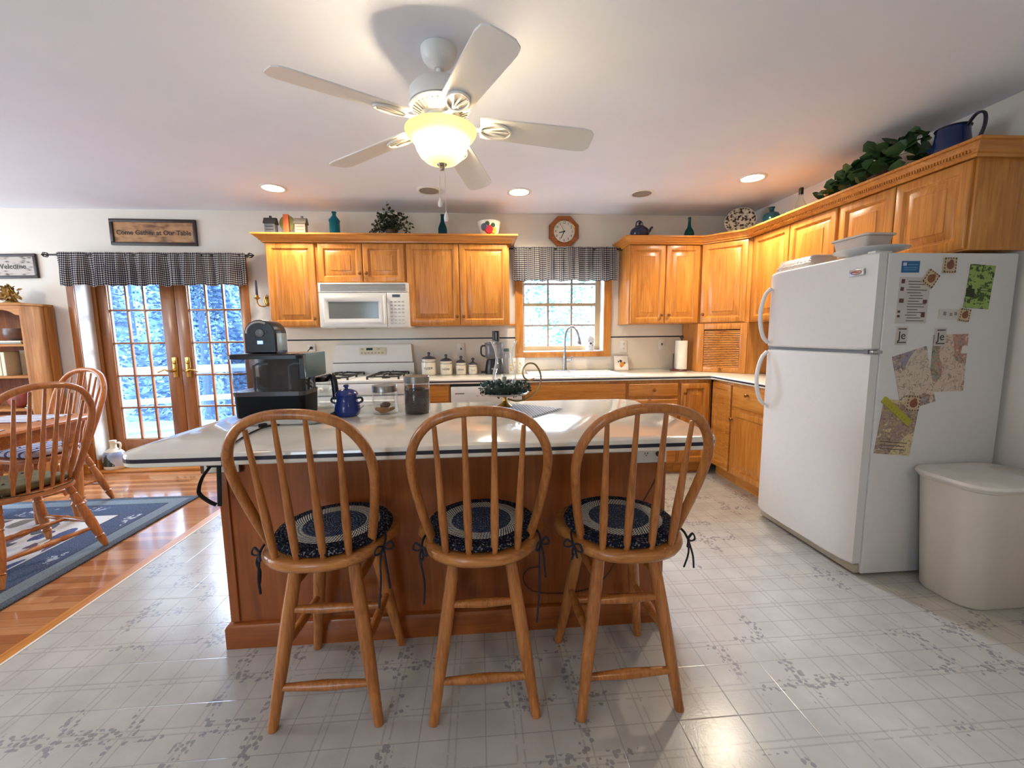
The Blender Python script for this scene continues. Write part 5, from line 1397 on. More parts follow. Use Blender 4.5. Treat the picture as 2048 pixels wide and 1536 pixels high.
# printed list
t, M, w, h = sheet('printed_list', 'white printed list with small brown pictures under the blue magnet', 'paper', 2.036,2.200,1.318,1.540, PAPER, 1, group='magnets and papers on the refrigerator')
rg = random.Random(3)
marks(t, M, [(-w*.5+rg.uniform(0,.02), w*.55+rg.uniform(-.02,.03), h-.022-i*.0135, h-.0185-i*.0135) for i in range(15)], 'text_print', INK)
marks(t, M, [(-w+.010,-w+.028,h-.030,h-.010),(-w+.008,-w+.026,h-.066,h-.048),(-w+.008,-w+.032,-.012,.008),(w-.030,w-.008,-.014,.004),(w-.032,w-.012,-h+.03,-h+.055),(-w+.006,-w+.020,-h+.05,-h+.062),(-w+.006,-w+.020,-h+.028,-h+.040)], 'picture_print', flat('list_pictures', (104,66,58), .7))
# green flyer
tt = NT('flyer_green'); pos = tt.coord('Object'); X, Y, Z_ = tt.xyz(pos); n = tt.noise(pos, 46, 3)
up = tt.math('GREATER_THAN', Z_, .11)
tt.base(tt.mix(tt.math('MULTIPLY', up, tt.math('GREATER_THAN', n, .54)), lin((150,172,92)), lin((70,88,48)))); tt.set(.8)
t, M, w, h = sheet('green_flyer', 'bright green flyer with dark picture at the upper right of the refrigerator side', 'paper', 2.398,2.535,1.388,1.600, tt.m, 4, group='magnets and papers on the refrigerator')
marks(t, M, [(-w*.1+rg.uniform(0,.01), w*.8+rg.uniform(-.03,.0), .006-i*.0125, .0095-i*.0125) for i in range(8)], 'text_print', flat('flyer_ink', (74,100,44), .8))
marks(t, M, [(-w*.98,-w*.35,-.052,-.012),(-w*.9,-w*.6,-.012,.004)], 'dark_picture', flat('flyer_dark', (52,58,40), .8))
# white strip
t, M, w, h = sheet('paper_strip', 'white strip of three tiny pictures right of the printed list', 'paper', 2.262,2.400,1.338,1.386, flat('strip_white', (212,206,196), .7), 2, group='magnets and papers on the refrigerator')
marks(t, M, [(-.045,-.028,-.008,.010),(-.010,.004,-.010,.006),(.016,.030,-.006,.010)], 'picture_print', flat('strip_marks', (150,140,130), .7))
for x, z, lb in ((2.074,1.258,'small white word magnet left, under the printed list'), (2.283,1.250,'small white word magnet right, at the corner of the pink drawing')):
    t, M, w, h = sheet('word_magnet', lb, 'magnet', x-.030,x+.030,z-.045,z+.045, flat('word_white', (202,194,184), .6), 0, .004, 0, 'magnets and papers on the refrigerator')
    b = MB(); b.text('Je', .056, M @ frame((0,-.0044,0), (1,0,0), (0,0,1)), .0003); part('lettering', b, flat('word_ink', (46,42,42), .7), t, True, 0)
    marks(t, M, [(-.022,.022,.030,.036),(-.024,.024,-.036,-.030)], 'text_print', INK, .004)
sheet('colouring_page', 'pinkish coloured-in drawing, upper right of the three drawings', 'drawing', 2.250,2.440,.975,1.262, colouring('page_pink', (214,192,172), [(176,92,80),(170,110,92),(60,120,104),(190,120,100)], 1.3), -1, group='coloured-in drawings on the refrigerator')
sheet('colouring_page', 'tilted drawing with brown and blue patches, middle of the three drawings', 'drawing', 2.072,2.258,.895,1.185, colouring('page_tan', (212,194,174), [(110,62,48),(150,120,110),(84,104,150),(170,140,130)], 4.1), -16, .0024, 0, 'coloured-in drawings on the refrigerator')
t, M, w, h = sheet('colouring_page', 'yellowed drawing with purple patches, lowest of the three drawings', 'drawing', 2.000,2.195,.655,.935, colouring('page_yellow', (212,194,152), [(112,80,112),(130,96,120),(160,130,100),(120,90,110)], 7.7), 6, .0036, 0, 'coloured-in drawings on the refrigerator')
marks(t, M, [(-w*.9+rg.uniform(0,.02), w*.9-rg.uniform(0,.03), -h+.062-i*.018, -h+.066-i*.018) for i in range(3)], 'text_print', INK, .0036)
t, M, w, h = sheet('yellow_magnet', 'yellow ruler-shaped magnet lying across the lowest drawing', 'magnet', 1.985,2.185,.862,.896, flat('magnet_yellow', (176,170,52), .5), 40, .008, 0, 'magnets and papers on the refrigerator')
marks(t, M, [(-.06+i*.02,-.058+i*.02,-.010,-.002) for i in range(7)], 'text_print', flat('ruler_ink', (120,116,40), .6), .008)
b = MB(); b.lathe([(0,0),(.018,0),(.014,.004),(0,.005)], (2.425,FYS,1.19), (0,-1,0), 14)
b.box(2.405,2.45,FYS-.004,FYS,1.165,1.182,.001)
single('shell_magnet', b, flat('magnet_pale', (224,216,204), .5), 'small white magnet on the right edge of the pink drawing', 'magnet', 'magnets and papers on the refrigerator')

# ------------------------------------------------------------------ trash can
t = thing('trash_can', 'white rectangular trash can with flat lid beside the refrigerator', 'trash can', (2.40,-2.455,0))
TC = flat('trash_white', (216,208,196), .45, var=.02)
def rr2(x0, x1, y0, y1, rad, z): return rrect(x0, x1, y0, y1, rad, z, 7)
b = MB(); b.loft([rr2(2.205,2.575,-2.575,-2.325,.085,.001), rr2(2.198,2.582,-2.582,-2.318,.09,.012), rr2(2.165,2.615,-2.615,-2.292,.10,.565), rr2(2.158,2.622,-2.622,-2.286,.10,.570), rr2(2.157,2.623,-2.623,-2.286,.10,.582)])
part('bin', b, TC, t, True, 50)
b = MB(); b.loft([rr2(2.148,2.632,-2.632,-2.280,.105,.583), rr2(2.144,2.636,-2.636,-2.278,.108,.590), rr2(2.150,2.630,-2.630,-2.284,.105,.602), rr2(2.175,2.605,-2.605,-2.305,.09,.606)])
ld_ = part('lid', b, flat('lid_white', (226,222,214), .4), t, True, 50)
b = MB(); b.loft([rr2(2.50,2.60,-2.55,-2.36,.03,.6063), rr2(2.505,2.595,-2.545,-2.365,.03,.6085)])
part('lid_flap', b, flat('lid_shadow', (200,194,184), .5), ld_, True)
# ------------------------------------------------------------------ rug
t = NT('bordered_rug'); pos = t.coord('Object'); X, Y, Z_ = t.xyz(pos)
RX0, RX1, RY0, RY1 = -4.75, -2.30, -4.05, -.725
cx_, cy_ = (RX0+RX1)/2, (RY0+RY1)/2
ex = t.math('SUBTRACT', (RX1-RX0)/2, t.math('ABSOLUTE', X)); ey = t.math('SUBTRACT', (RY1-RY0)/2, t.math('ABSOLUTE', Y))
ed = t.math('MINIMUM', ex, ey)
band = t.ramp(ed, [(0, lin((40,50,66))), (.012, lin((52,66,84))), (.05, lin((106,120,130))), (.14, lin((26,40,68))), (.155, lin((36,58,92))), (.33, lin((26,40,68))), (.345, lin((206,200,194)))], 'CONSTANT')
lf = t.voro(t.coord('Object', (9, 5, 1)), 1.0)
vc = t.add('ShaderNodeTexVoronoi'); t.link(t.coord('Object', (9,5,1)), vc.inputs['Vector']); vc.inputs['Scale'].default_value = 1.0
vx = t.xyz(vc.outputs['Color'])
wob = t.math('ADD', lf, t.math('MULTIPLY', t.noise(pos, 22, 2), .25))
leaf = t.math('GREATER_THAN', .56, wob)
lcol = t.ramp(vx[0], [(0, lin((66,74,84))), (.3, lin((96,74,92))), (.5, lin((120,112,98))), (.7, lin((46,62,110))), (.9, lin((104,60,72)))], 'CONSTANT')
inner = t.math('GREATER_THAN', ed, .36)
inb = t.math('MULTIPLY', t.math('GREATER_THAN', ed, .185), t.math('GREATER_THAN', .30, ed))
sprig = t.math('MULTIPLY', t.math('GREATER_THAN', .30, t.voro(t.coord('Object', (4.2,4.2,1)), 1.0)), t.math('GREATER_THAN', t.noise(pos, 34, 2), .52))
c = t.mix(t.math('MULTIPLY', leaf, inner), band, lcol)
c = t.mix(t.math('MULTIPLY', sprig, inb), c, lin((170,172,178)))
fz_ = t.noise(pos, 190, 2)
c = t.mix(.12, c, t.ramp(fz_, [(.3, (0,0,0,1)), (.7, (1,1,1,1))]))
t.base(c); t.set(.95, 0, .1); t.bump(fz_, .3, .003)
rg_ = MB(); rg_.box(RX0,RX1,RY0,RY1,.0012,.011,.003)
single('area_rug', rg_, t.m, 'navy bordered rug with leaf pattern under the dining table', 'rug')

# ------------------------------------------------------------------ dining table
RT = .0112
t = thing('dining_table', 'oak dining table with rounded corners and turned legs', 'table', (-3.25,-1.62,RT))
def srect(x0, x1, y0, y1, z, r=.14): return rrect(x0, x1, y0, y1, r, z, 8)
b = MB(); b.loft([srect(-3.77,-2.76,-2.30,-.985,.722), srect(-3.785,-2.745,-2.315,-.97,.730), srect(-3.785,-2.745,-2.315,-.97,.744), srect(-3.777,-2.753,-2.307,-.978,.751)])
part('tabletop', b, CHRX, t, True, 40)
b = MB(); b.loft([srect(-3.70,-2.83,-2.23,-1.055,.635,.03), srect(-3.70,-2.83,-2.23,-1.055,.7215,.03)])
part('apron', b, CHRX, t, True)
for x in (-3.66,-2.875):
    for y in (-2.18,-1.105):
        part('leg', MB().lathe([(0,RT+.0005),(.026,RT+.001),(.032,.04),(.036,.10),(.044,.13),(.034,.15),(.046,.17),(.036,.19),(.040,.26),(.050,.42),(.046,.50),(.036,.53),(.048,.55),(.036,.57),(.046,.60),(.046,.72),(0,.721)], (x,y,0), n=22), CHR, t, True)
# place mats and papers on the table
def mat_(x, y, rz, label, col):
    tt = NT('striped_mat%d' % int(-x*100)); pos = tt.coord('Object'); X, Y, Z_ = tt.xyz(pos)
    s_ = tt.math('GREATER_THAN', tt.math('FRACT', tt.math('MULTIPLY', Y, 22)), .6)
    tt.base(tt.mix(s_, lin((214,208,212)), lin(col))); tt.set(.9)
    m = MB(); m.box(-.21,.21,-.14,.14,0,.004,.0015)
    o = obj('striped_placemat', m, tt.m); o.location = (x,y,.7515); o.rotation_euler = (0,0,rz); tag(o, label, 'placemat', 'striped placemats on the dining table')
mat_(-3.12,-1.155,0,'striped pale placemat at the far end of the dining table',(92,84,112))
mat_(-2.955,-1.75,PI/2,'striped pale placemat at the chair side of the dining table',(84,70,96))

# ------------------------------------------------------------------ dining chairs (bow back with turned legs)
def make_chair(label):
    t = thing('dining_chair', label, 'chair', (0,0,0), group='bow-back dining chairs')
    st = MB()
    def outl(k, z):
        pts = []
        for i in range(40):
            a = 2*PI*i/40; x, y = math.cos(a), math.sin(a); p = 2.6
            q = (abs(x)**p+abs(y)**p)**(-1/p)
            pts.append(V((x*q*(.225 if y < 0 else .245)*k, y*q*.215*k, z)))
        return pts
    st.loft([outl(.88,.405), outl(.98,.412), outl(1,.425), outl(.985,.438), outl(.94,.442), outl(.5,.434), outl(.2,.433)])
    part('seat', st, CHRX, t, False, 50)
    lp = [(0,.013),(.10,.019),(.16,.022),(.165,.017),(.175,.024),(.19,.017),(.21,.021),(.40,.025),(.55,.023),(.68,.018),(.69,.024),(.71,.018),(.74,.022),(.86,.020),(.87,.015),(.89,.021),(1,.016)]
    tops = {}
    for sx in (-1,1):
        for sy in (-1,1):
            a, b_ = V((sx*.235, sy*.235-.01, 0)), V((sx*.15, sy*.14, .41))
            tops[sx,sy] = (a, b_); part('leg', rod(a, b_, lp, 14), CHR, t)
    def at(sx, sy, z): a, b_ = tops[sx,sy]; return a.lerp(b_, z/.41)
    sp = [(0,.009),(.2,.012),(.38,.016),(.40,.012),(.5,.019),(.60,.012),(.62,.016),(.8,.012),(1,.009)]
    part('stretcher', rod(at(-1,-1,.17), at(-1,1,.17), sp), CHR, t); part('stretcher', rod(at(1,-1,.17), at(1,1,.17), sp), CHR, t)
    part('stretcher', rod((at(-1,-1,.17)+at(-1,1,.17))/2, (at(1,-1,.17)+at(1,1,.17))/2, sp), CHR, t)
    part('stretcher', rod(at(-1,-1,.13), at(1,-1,.13), sp), CHR, t)
    bow = bow_pts(.190,.235,.432,1.03,-.13,-.335)
    part('back_bow', MB().tube(bow, [(.021,.017)]*len(bow), 12, flat=(0,1,.3)), CHR, t)
    for i in range(7):
        k = (i-3)/3
        xb, xt = k*.155, k*.180
        yb = -.195+.05*k*k; u = .97-.15*k*k
        part('spindle', rod((xb,yb,.434), (xt,-.13-.205*u,.432+.598*u), [(0,.008),(.12,.009),(.22,.015),(.26,.0165),(.32,.012),(.7,.009),(1,.007)], 10), CHR, t)
    return t
c1 = make_chair('dining chair with its spindled back to the room, nearest the island')
c2 = copy_tree(c1); c2['label'] = 'dining chair at the far end of the table, before the glass doors'
c1.location = (-2.64,-1.70,RT); c1.rotation_euler[2] = R(90-16)
c2.location = (-3.26,-.90,RT); c2.rotation_euler[2] = R(180-14)
def cushion(label, loc, rz, m, col2):
    t = thing('seat_cushion', label, 'cushion', loc, rz, 'cushions on the dining chairs')
    b = MB(); b.loft([rrect(-.17,.17,-.155,.175,.06,z) if k == 1 else [V((x*k, y*k, z)) for x, y, _ in rrect(-.17,.17,-.155,.175,.06,0)] for k, z in ((.9,0),(1.0,.008),(1.03,.022),(1.0,.038),(.9,.046),(.5,.050))])
    part('pad', b, m, t, False, 60)
    tf = MB()
    for x in (-.08,.08):
        for y in (-.07,.08): tf.ball((x,y,.049), .008, 8, 6)
    part('tufts', tf, col2, t)
    tie_ = MB()
    for s in (-1,1): tie_.tube(smooth_pts([(s*.13,-.155,.02),(s*.15,-.19,.012),(s*.10,-.24,.008),(s*.02,-.252,.004)]), .003, 6)
    part('ties', tie_, col2, t)
OLV = flat('cushion_olive', (106,98,66), .9, var=.3, vs=20); OLD = flat('cushion_dark', (60,52,34), .9)
tt = NT('cushion_blue'); pos = tt.coord('Object'); X, Y, Z_ = tt.xyz(pos)
tt.base(tt.mix(tt.math('GREATER_THAN', tt.math('FRACT', tt.math('MULTIPLY', X, 16)), .6), lin((186,190,210)), lin((74,70,112)))); tt.set(.9)
cushion('olive tufted cushion on the dining chair nearest the island', (-2.64,-1.70,RT+.4425), R(90-16), OLV, OLD)
cushion('blue striped cushion on the far dining chair', (-3.26,-.90,RT+.4425), R(180-14), tt.m, flat('cushion_navy', (50,48,84), .9))

# ------------------------------------------------------------------ bookcase
bx0, bx1, by0, by1, bt = -4.80, -3.885, -.285, -.016, 1.60
t = thing('bookcase', 'pine bookcase against the back wall, left of the glass doors', 'bookcase', ((bx0+bx1)/2, -.15, 0))
for x in (bx0, bx1-.022): part('side_panel', MB().box(x, x+.022, by0, by1, 0, bt-.022, .002), PINE, t, True)
part('top_board', MB().box(bx0-.015, bx1+.012, by0-.012, by1, bt-.0215, bt, .004), PINEX, t, True)
part('back_panel', MB().box(bx0+.0225, bx1-.0225, by1-.008, by1, .05, bt-.022), wood('bookcase_back', (92,44,14), (124,66,24), (150,90,40), 'Z', rough=.7, coat=0), t, True)
SHZ = (.06, .37, .685, .975, 1.25)
for z in SHZ: part('shelf', MB().box(bx0+.0225, bx1-.0225, by0+.01, by1-.0085, z-.020, z, .002), PINEX, t, True)
vl = MB(); n_ = 28; top_ = []; bot_ = []
for i in range(n_+1):
    u = i/n_; x = bx0+.0225+(bx1-bx0-.045)*u
    bot_.append((x, bt-.075-.018*math.cos(u*2*PI*3)+(.0 if .04 < u < .96 else -.012))); top_.append((x, bt-.022))
vl.prism([(x, z) for x, z in bot_+top_[::-1]], .016, Matrix(((1,0,0,0),(0,0,1,by0+.002),(0,1,0,0),(0,0,0,1))))
part('scalloped_valance', vl, PINEX, t, True, 20)
part('side_batten', MB().box(bx1, bx1+.008, -.10, -.018, .0, bt-.0225, .002), PINE, t, True)
# contents
def pot_(name, label, cat, prof, x, y, z, m): 
    t = thing(name, label, cat, (x,y,z)); part('body', MB().lathe(prof, n=26), m, t); return t
pot_('wooden_bowl', 'brown striped bowl on the top bookcase shelf', 'bowl', [(0,0.001),(.05,.001),(.085,.03),(.095,.07),(.09,.105),(.085,.105),(.075,.05),(0,.02)], -4.07,-.15,1.281, flat('bowl_brown', (96,66,50), .4, var=.3, vs=25))
def book(x0, x1, y0, y1, z0, z1, col, label, group, cat='book', name='book'):
    t = thing(name, label, cat, ((x0+x1)/2, (y0+y1)/2, z0), group=group)
    part('cover', MB().box(x0, x1, y0, y1, z0, z1, .0015), flat('cover%d_%d_%d' % col, col, .5), t, True)
    part('pages', MB().box(x0+.003, x1+.001 if x1-x0 > .1 else x1-.003, y0-.001, y1-.004, z0+.004, z1-.004), flat('pages_cream', (224,216,190), .8), t, True)
book(-4.14,-3.955,-.25,-.06,1.2505,1.262,(40,32,38),'dark flat book, lowest of the two on the upper shelf','books lying on the bookcase')
book(-4.13,-3.965,-.245,-.07,1.2625,1.2795,(206,200,190),'pale flat book under the striped bowl','books lying on the bookcase')
for i, (x, w_, hh_, col, lb) in enumerate(((-4.22,.035,.20,(206,196,150),'cream upright book at the left of the middle shelf'), (-4.18,.028,.21,(190,180,130),'tan upright book beside the framed picture'), (-4.148,.030,.205,(222,214,180),'pale yellow upright book nearest the framed picture'))):
    book(x, x+w_, -.24, -.06, .9755, .9755+hh_, col, lb, 'upright books on the bookcase')
t = thing('framed_picture', 'small framed picture of plants on the middle bookcase shelf', 'picture', (-4.0,-.13,.9755))
part('frame', MB().box(-4.095,-3.918,-.14,-.122,.976,1.195,.003), flat('frame_grey', (150,132,108), .5), t, True)
tt = NT('plant_picture'); n = tt.noise(tt.coord('Object'), 22, 4); tt.base(tt.ramp(n, [(.35, lin((40,34,24))), (.55, lin((90,90,56))), (.7, lin((150,140,100)))])); tt.set(.6)
part('picture', MB().box(-4.045,-3.93,-.1415,-.139,.992,1.12), tt.m, t, True)
pot_('red_bowl', 'rust red round pot on the lower bookcase shelf', 'pot', [(0,0.001),(.05,.001),(.09,.03),(.105,.08),(.10,.125),(.08,.15),(.075,.15),(.08,.12),(0,.02)], -4.10,-.15,.685, flat('pot_rust', (150,66,52), .5, var=.25, vs=30))
for i, (col, lb) in enumerate((((30,26,26),'black flat book at the bottom of the lower shelf stack'), ((196,188,170),'pale flat book second in the lower shelf stack'), ((44,36,34),'dark flat book third in the lower shelf stack'), ((214,208,196),'white flat book on top of the lower shelf stack'))):
    book(-3.985+.006*i, -3.915, -.27+.01*i, -.10, .6855+.0165*i, .7015+.0165*i, col, lb, 'books stacked on the lower shelf')
t = thing('gold_ornament', 'golden carved leafy ornament on top of the bookcase', 'ornament', (-4.075,-.16,bt))
rg = random.Random(9); m_ = MB()
for k in range(70): 
    z = rg.uniform(0,.12); r_ = .075*(1-z/.15)+.01
    leaf_quad(m_, V((rg.uniform(-r_,r_), rg.uniform(-.03,.03), z+.012)), V((rg.uniform(-1,1),rg.uniform(-.5,.1),rg.uniform(.1,1))), rdir(rg), .05, .6)
part('leaves', m_, flat('gilt', (176,140,76), .4, .4), t)
part('base', MB().lathe([(0,0),(.075,0),(.078,.01),(.05,.02),(.03,.08),(0,.10)], n=20, sq=(1,.45)), flat('gilt_base', (150,116,60), .4, .4), t)

# ------------------------------------------------------------------ jug and draught stopper on the door sill
t = thing('stoneware_jug', 'white jug painted with a winter pine on the glass door sill', 'jug', (-3.575,.055,.0285))
tt = NT('winter_painting'); pos = tt.coord('Object'); X, Y, Z_ = tt.xyz(pos)
front = tt.math('MULTIPLY', tt.math('GREATER_THAN', .01, Y), tt.math('GREATER_THAN', .17, Z_))
tri = tt.math('SUBTRACT', tt.math('MULTIPLY', tt.math('SUBTRACT', .155, Z_), .55), tt.math('ABSOLUTE', tt.math('ADD', X, .022)))
tree_ = tt.math('MULTIPLY', tt.math('GREATER_THAN', tt.math('ADD', tri, tt.math('MULTIPLY', tt.math('SUBTRACT', tt.noise(pos, 60, 2), .5), .05)), 0), tt.math('GREATER_THAN', Z_, .035))
sky_ = tt.ramp(tt.math('ADD', tt.math('MULTIPLY', Z_, 6), tt.math('MULTIPLY', tt.noise(pos, 14, 3), .5)), [(.40, lin((206,206,204))), (.75, lin((178,186,198))), (1.0, lin((136,148,178)))])
c = tt.mix(tt.math('MULTIPLY', front, tt.math('GREATER_THAN', Z_, .035)), lin((226,220,200)), sky_)
c = tt.mix(tt.math('MULTIPLY', tree_, front), c, lin((44,62,48)))
tt.base(c); tt.set(.3)
part('body', MB().lathe([(0,0.001),(.085,.001),(.094,.010),(.098,.04),(.098,.12),(.088,.155),(.060,.185),(.032,.200),(.027,.215),(.027,.262),(.031,.268),(.030,.280),(.020,.281)], n=36, sq=(1,.75)), tt.m, t)
part('handle', MB().tube(smooth_pts([(.026,0,.25),(.055,0,.255),(.066,0,.235),(.060,0,.205),(.05,0,.19)]), .009, 8), flat('jug_glaze', (226,220,200), .3), t)
t = thing('draft_stopper', 'long cream draft stopper with black dots along the glass door sill', 'draft stopper', (-2.95,.10,.0285))
b = MB(); b.tube([(-3.31,.11,.075),(-3.295,.11,.075),(-3.27,.11,.075),(-2.9,.11,.075),(-2.45,.11,.075),(-2.43,.11,.075),(-2.42,.11,.075)], [.018,.036,.044,.045,.045,.036,.02], 16)
part('roll', b, flat('stopper_cream', (230,218,186), .8), t, True)
b = MB()
for x in (-3.03,-2.955,-2.90,-2.87): b.ball((x,.072,.099), .013, 10, 6)
part('black_dots', b, BLK, t, True)
t = thing('artificial_plant', 'little dark green sprig on the draft stopper before the doors', 'plant', (-3.06,.12,.12))
m_ = MB(); rg = random.Random(2)
for k in range(60): leaf_quad(m_, V((rg.uniform(-.05,.06), rg.uniform(-.015,.015), rg.uniform(-.01,.12))), rdir(rg,.3), rdir(rg,1), .05, .4)
part('sprig', m_, flat('sprig_green', (36,54,36), .6, var=.4), t)
part('twig', MB().tube([(0,0,-.002),(.0,0,.12)], .004, 6), flat('twig', (70,50,30), .7), t)

# ------------------------------------------------------------------ outdoors
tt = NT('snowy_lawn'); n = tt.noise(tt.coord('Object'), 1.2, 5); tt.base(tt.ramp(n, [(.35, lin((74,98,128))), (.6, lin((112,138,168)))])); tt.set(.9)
g = MB(); g.box(-26,22,.9,34,-.95,-.9); o = single('outdoor_ground', g, tt.m, 'pale open ground outside the house', 'ground', kind='structure')
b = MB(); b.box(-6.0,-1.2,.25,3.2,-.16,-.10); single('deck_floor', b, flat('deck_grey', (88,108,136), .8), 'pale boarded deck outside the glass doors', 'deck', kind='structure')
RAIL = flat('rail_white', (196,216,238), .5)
t = thing('deck_railing', 'white wooden deck railing outside the glass doors', 'railing', (-3.2,2.6,-.10))
P0, P1 = V((-5.4,1.25,0)), V((-1.3,3.05,0)); dr = (P1-P0)
for z, w_ in ((.86,.05),(.45,.04),(.06,.04)): part('rail', MB().tube([P0+V((0,0,z)), P1+V((0,0,z))], [(.055 if z > .8 else .04,.022)]*2, 4, flat=(0,0,1)), RAIL, t, True, 0)
for i in range(4):
    p = P0.lerp(P1, i/3); part('post', MB().box(p.x-.05,p.x+.05,p.y-.05,p.y+.05,-.10,.95,.004), RAIL, t, True)
def tree(x, y, h, r, label, m, seed, n=1700, conic=True, leaf=.12, z0=-.9):
    rg = random.Random(seed)
    t = thing('evergreen_tree' if conic else 'leafy_tree', label, 'tree', (x,y,z0), group='trees outside the house')
    fo = MB()
    for k in range(n):
        u = rg.random()**.8; z = .25+u*(h-.25)
        rr = (r*(1-u*.93) if conic else r*(math.sin(min(1,.15+u)*PI*.93)+.25))*(.45+.6*math.sqrt(rg.random()))
        a = rg.uniform(0,2*PI)
        d = V((math.cos(a), math.sin(a), rg.uniform(-.5,.2) if conic else rg.uniform(-.4,.8)))+rdir(rg)*.5
        leaf_quad(fo, V((rr*math.cos(a), rr*math.sin(a), z)), d, rdir(rg,.4), leaf*rg.uniform(.6,1.4), .5)
    part('foliage', fo, m, t)
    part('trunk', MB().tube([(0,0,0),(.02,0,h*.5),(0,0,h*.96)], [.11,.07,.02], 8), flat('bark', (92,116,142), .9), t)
SPR = flat('spruce_blue_shade', (112,146,186), .8, var=.5, vs=2.5)  # blue shade outside the doors is put into this foliage colour
SPD = flat('spruce_deep_shade', (92,126,162), .8, var=.5, vs=2.5)  # deeper tone of the same painted shade
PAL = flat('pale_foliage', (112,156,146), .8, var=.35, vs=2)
trees = [(-8.6,5.6,5.2,1.25,'evergreen painted shade-blue beyond the left glass door, at its left'), (-6.0,5.4,4.6,1.2,'evergreen painted shade-blue in front, between the two glass doors'), (-3.5,5.2,4.2,1.15,'evergreen painted shade-blue at the right of the deck railing'), (-9.9,8.6,7.5,1.35,'taller evergreen in the second row, far left'), (-7.2,8.2,7.0,1.3,'taller evergreen in the second row, behind the door meeting stiles'), (-4.6,8.4,7.2,1.3,'taller evergreen in the second row, at right')]
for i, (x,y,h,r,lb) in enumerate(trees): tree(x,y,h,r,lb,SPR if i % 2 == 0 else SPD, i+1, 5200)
for i, (x,y,h,r,lb) in enumerate(((1.1,8.0,4.5,1.15,'pale leafy tree beyond the kitchen window, left'), (4.2,10.0,5.0,1.3,'pale leafy tree beyond the kitchen window, right'))):
    tree(x,y,h,r,lb,PAL,i+40,1500,False,.13)
# wooded hillside behind the evergreens
hb = MB(); rg = random.Random(77); nx_, ny_ = 60, 26; gv = []
for i in range(nx_+1):
    row = []
    for j in range(ny_+1):
        x = -24+21*i/nx_; u = j/ny_; y = 11+13*u
        row.append(hb.bm.verts.new((x+rg.uniform(-.15,.15), y+rg.uniform(-.2,.2), -1+9.5*math.sin(u*PI/2)+rg.uniform(-.5,.5)*(u > 0))))
    gv.append(row)
for i in range(nx_):
    for j in range(ny_): hb.bm.faces.new((gv[i][j], gv[i+1][j], gv[i+1][j+1], gv[i][j+1]))
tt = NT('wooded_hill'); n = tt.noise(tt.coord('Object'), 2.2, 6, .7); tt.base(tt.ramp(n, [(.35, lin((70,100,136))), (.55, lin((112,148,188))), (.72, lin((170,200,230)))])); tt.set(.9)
single('hillside', hb, tt.m, 'wooded bluish hillside far behind the evergreens', 'hill', smooth=0, kind='structure')

# ------------------------------------------------------------------ light
w = bpy.data.worlds.new('World'); SC.world = w; w.use_nodes = True
nt = w.node_tree; bg_ = nt.nodes['Background']
bg_.inputs[0].default_value = (.62,.80,1.0,1); bg_.inputs[1].default_value = 5.0
def area(name, loc, rot, sx, sy, energy, col):
    ld = bpy.data.lights.new(name, 'AREA'); ld.shape = 'RECTANGLE'; ld.size = sx; ld.size_y = sy; ld.energy = energy; ld.color = col
    lo = bpy.data.objects.new(name, ld); lo.location = loc; lo.rotation_euler = rot; COL.objects.link(lo)
sun = bpy.data.lights.new('sun', 'SUN'); sun.energy = 2.0; sun.angle = R(3); sun.color = (1,.95,.86)
so = bpy.data.objects.new('sun', sun); so.rotation_euler = (R(48), 0, R(-62)); COL.objects.link(so)
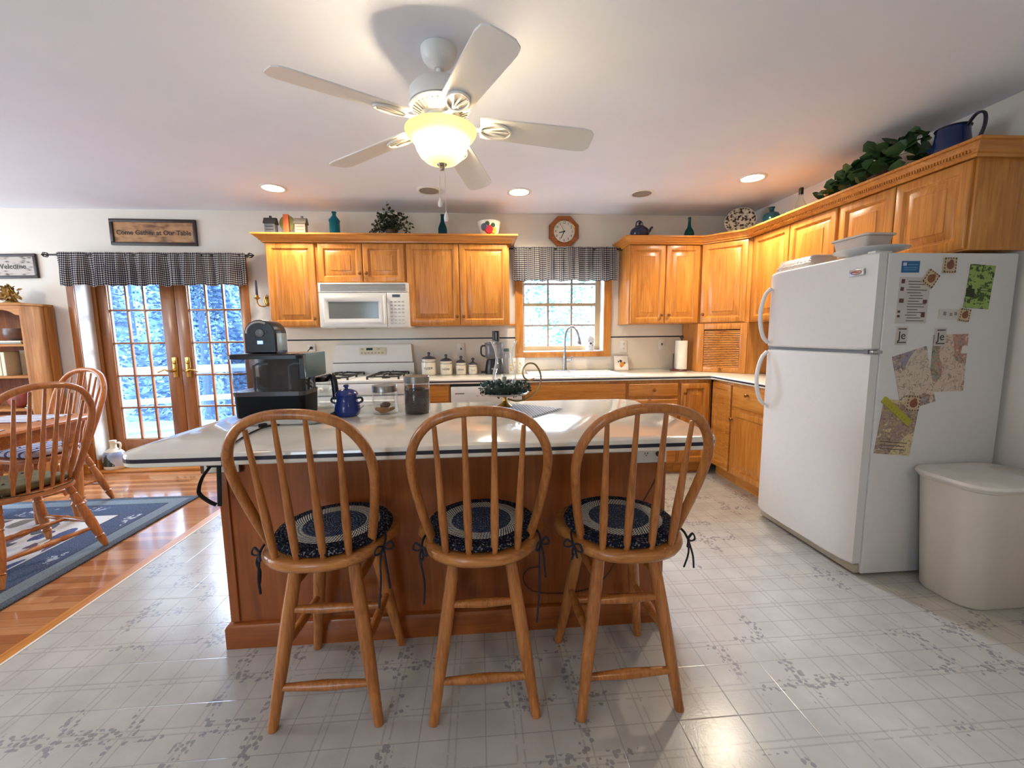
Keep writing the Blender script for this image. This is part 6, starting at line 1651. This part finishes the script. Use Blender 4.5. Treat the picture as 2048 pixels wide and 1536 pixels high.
# daylight entering at the openings
area('daylight_doors', (-3.4,3.2,3.1), (R(-62),0,R(-10)), 3.2, 1.8, 240, (.66,.80,1.0))
area('daylight_window', (.9,2.6,3.2), (R(-58),0,0), 2.2, 1.4, 620, (.72,.84,1.0))
for x_, y_l in ((-2.2,-5.0), (1.0,-5.2)):  # unseen warm spots added behind the camera to fill the foreground
    ld = bpy.data.lights.new('added_fill_spot', 'SPOT'); ld.energy = 20; ld.spot_size = R(160); ld.spot_blend = .7; ld.shadow_soft_size = .1; ld.color = (1,.80,.56)
    lo = bpy.data.objects.new('added_fill_spot', ld); lo.location = (x_, y_l, ZC-.05); COL.objects.link(lo)
ld = bpy.data.lights.new('dining_lamp', 'POINT'); ld.energy = 34; ld.shadow_soft_size = .12; ld.color = (1,.90,.76)
lo = bpy.data.objects.new('dining_lamp', ld); lo.location = (-4.7,-2.3,1.95); COL.objects.link(lo)
def portal(loc, rot, sx, sy):
    ld = bpy.data.lights.new('window_portal', 'AREA'); ld.shape = 'RECTANGLE'; ld.size = sx; ld.size_y = sy; ld.cycles.is_portal = True
    lo = bpy.data.objects.new('window_portal', ld); lo.location = loc; lo.rotation_euler = rot; COL.objects.link(lo)
portal((-2.96,.23,1.1), (R(-90),0,0), 1.46, 1.85)
portal((.845,.23,1.56), (R(-90),0,0), .82, .92)
portal((XL-.1,-1.9,1.33), (0,R(-90),0), 1.65, 2.6)
portal((-2.0,YB-.1,1.5), (R(90),0,0), 1.2, 1.2)

# ------------------------------------------------------------------ camera
F, YAW, PITCH, ROLL = 831.9, -4.3482, 6.6743, -.6118
y_, p_, r_ = R(YAW), R(PITCH), R(ROLL)
fwd = V((-math.sin(y_)*math.cos(p_), math.cos(y_)*math.cos(p_), -math.sin(p_)))
rt = V((math.cos(y_), math.sin(y_), 0)); up = rt.cross(fwd)
r2 = rt*math.cos(r_)+up*math.sin(r_); u2 = -rt*math.sin(r_)+up*math.cos(r_)
cd = bpy.data.cameras.new('camera'); cd.sensor_width = 36; cd.lens = 36*F/2048; cd.clip_start = .02
co = bpy.data.objects.new('camera', cd); COL.objects.link(co)
Mc = Matrix((r2, u2, -fwd)).transposed().to_4x4(); Mc.translation = (0,-4.1833,1.2802); co.matrix_world = Mc
SC.camera = co
vs_ = SC.view_settings; vs_.view_transform = 'Standard'; vs_.look = 'None'; vs_.exposure = 1.0; vs_.gamma = 1; vs_.use_curve_mapping = False
cy = SC.cycles; cy.use_denoising = True; cy.max_bounces = 7; cy.diffuse_bounces = 3; cy.use_adaptive_sampling = True; cy.adaptive_threshold = .05; cy.transparent_max_bounces = 16; cy.sample_clamp_indirect = 6; cy.caustics_reflective = False; cy.caustics_refractive = False
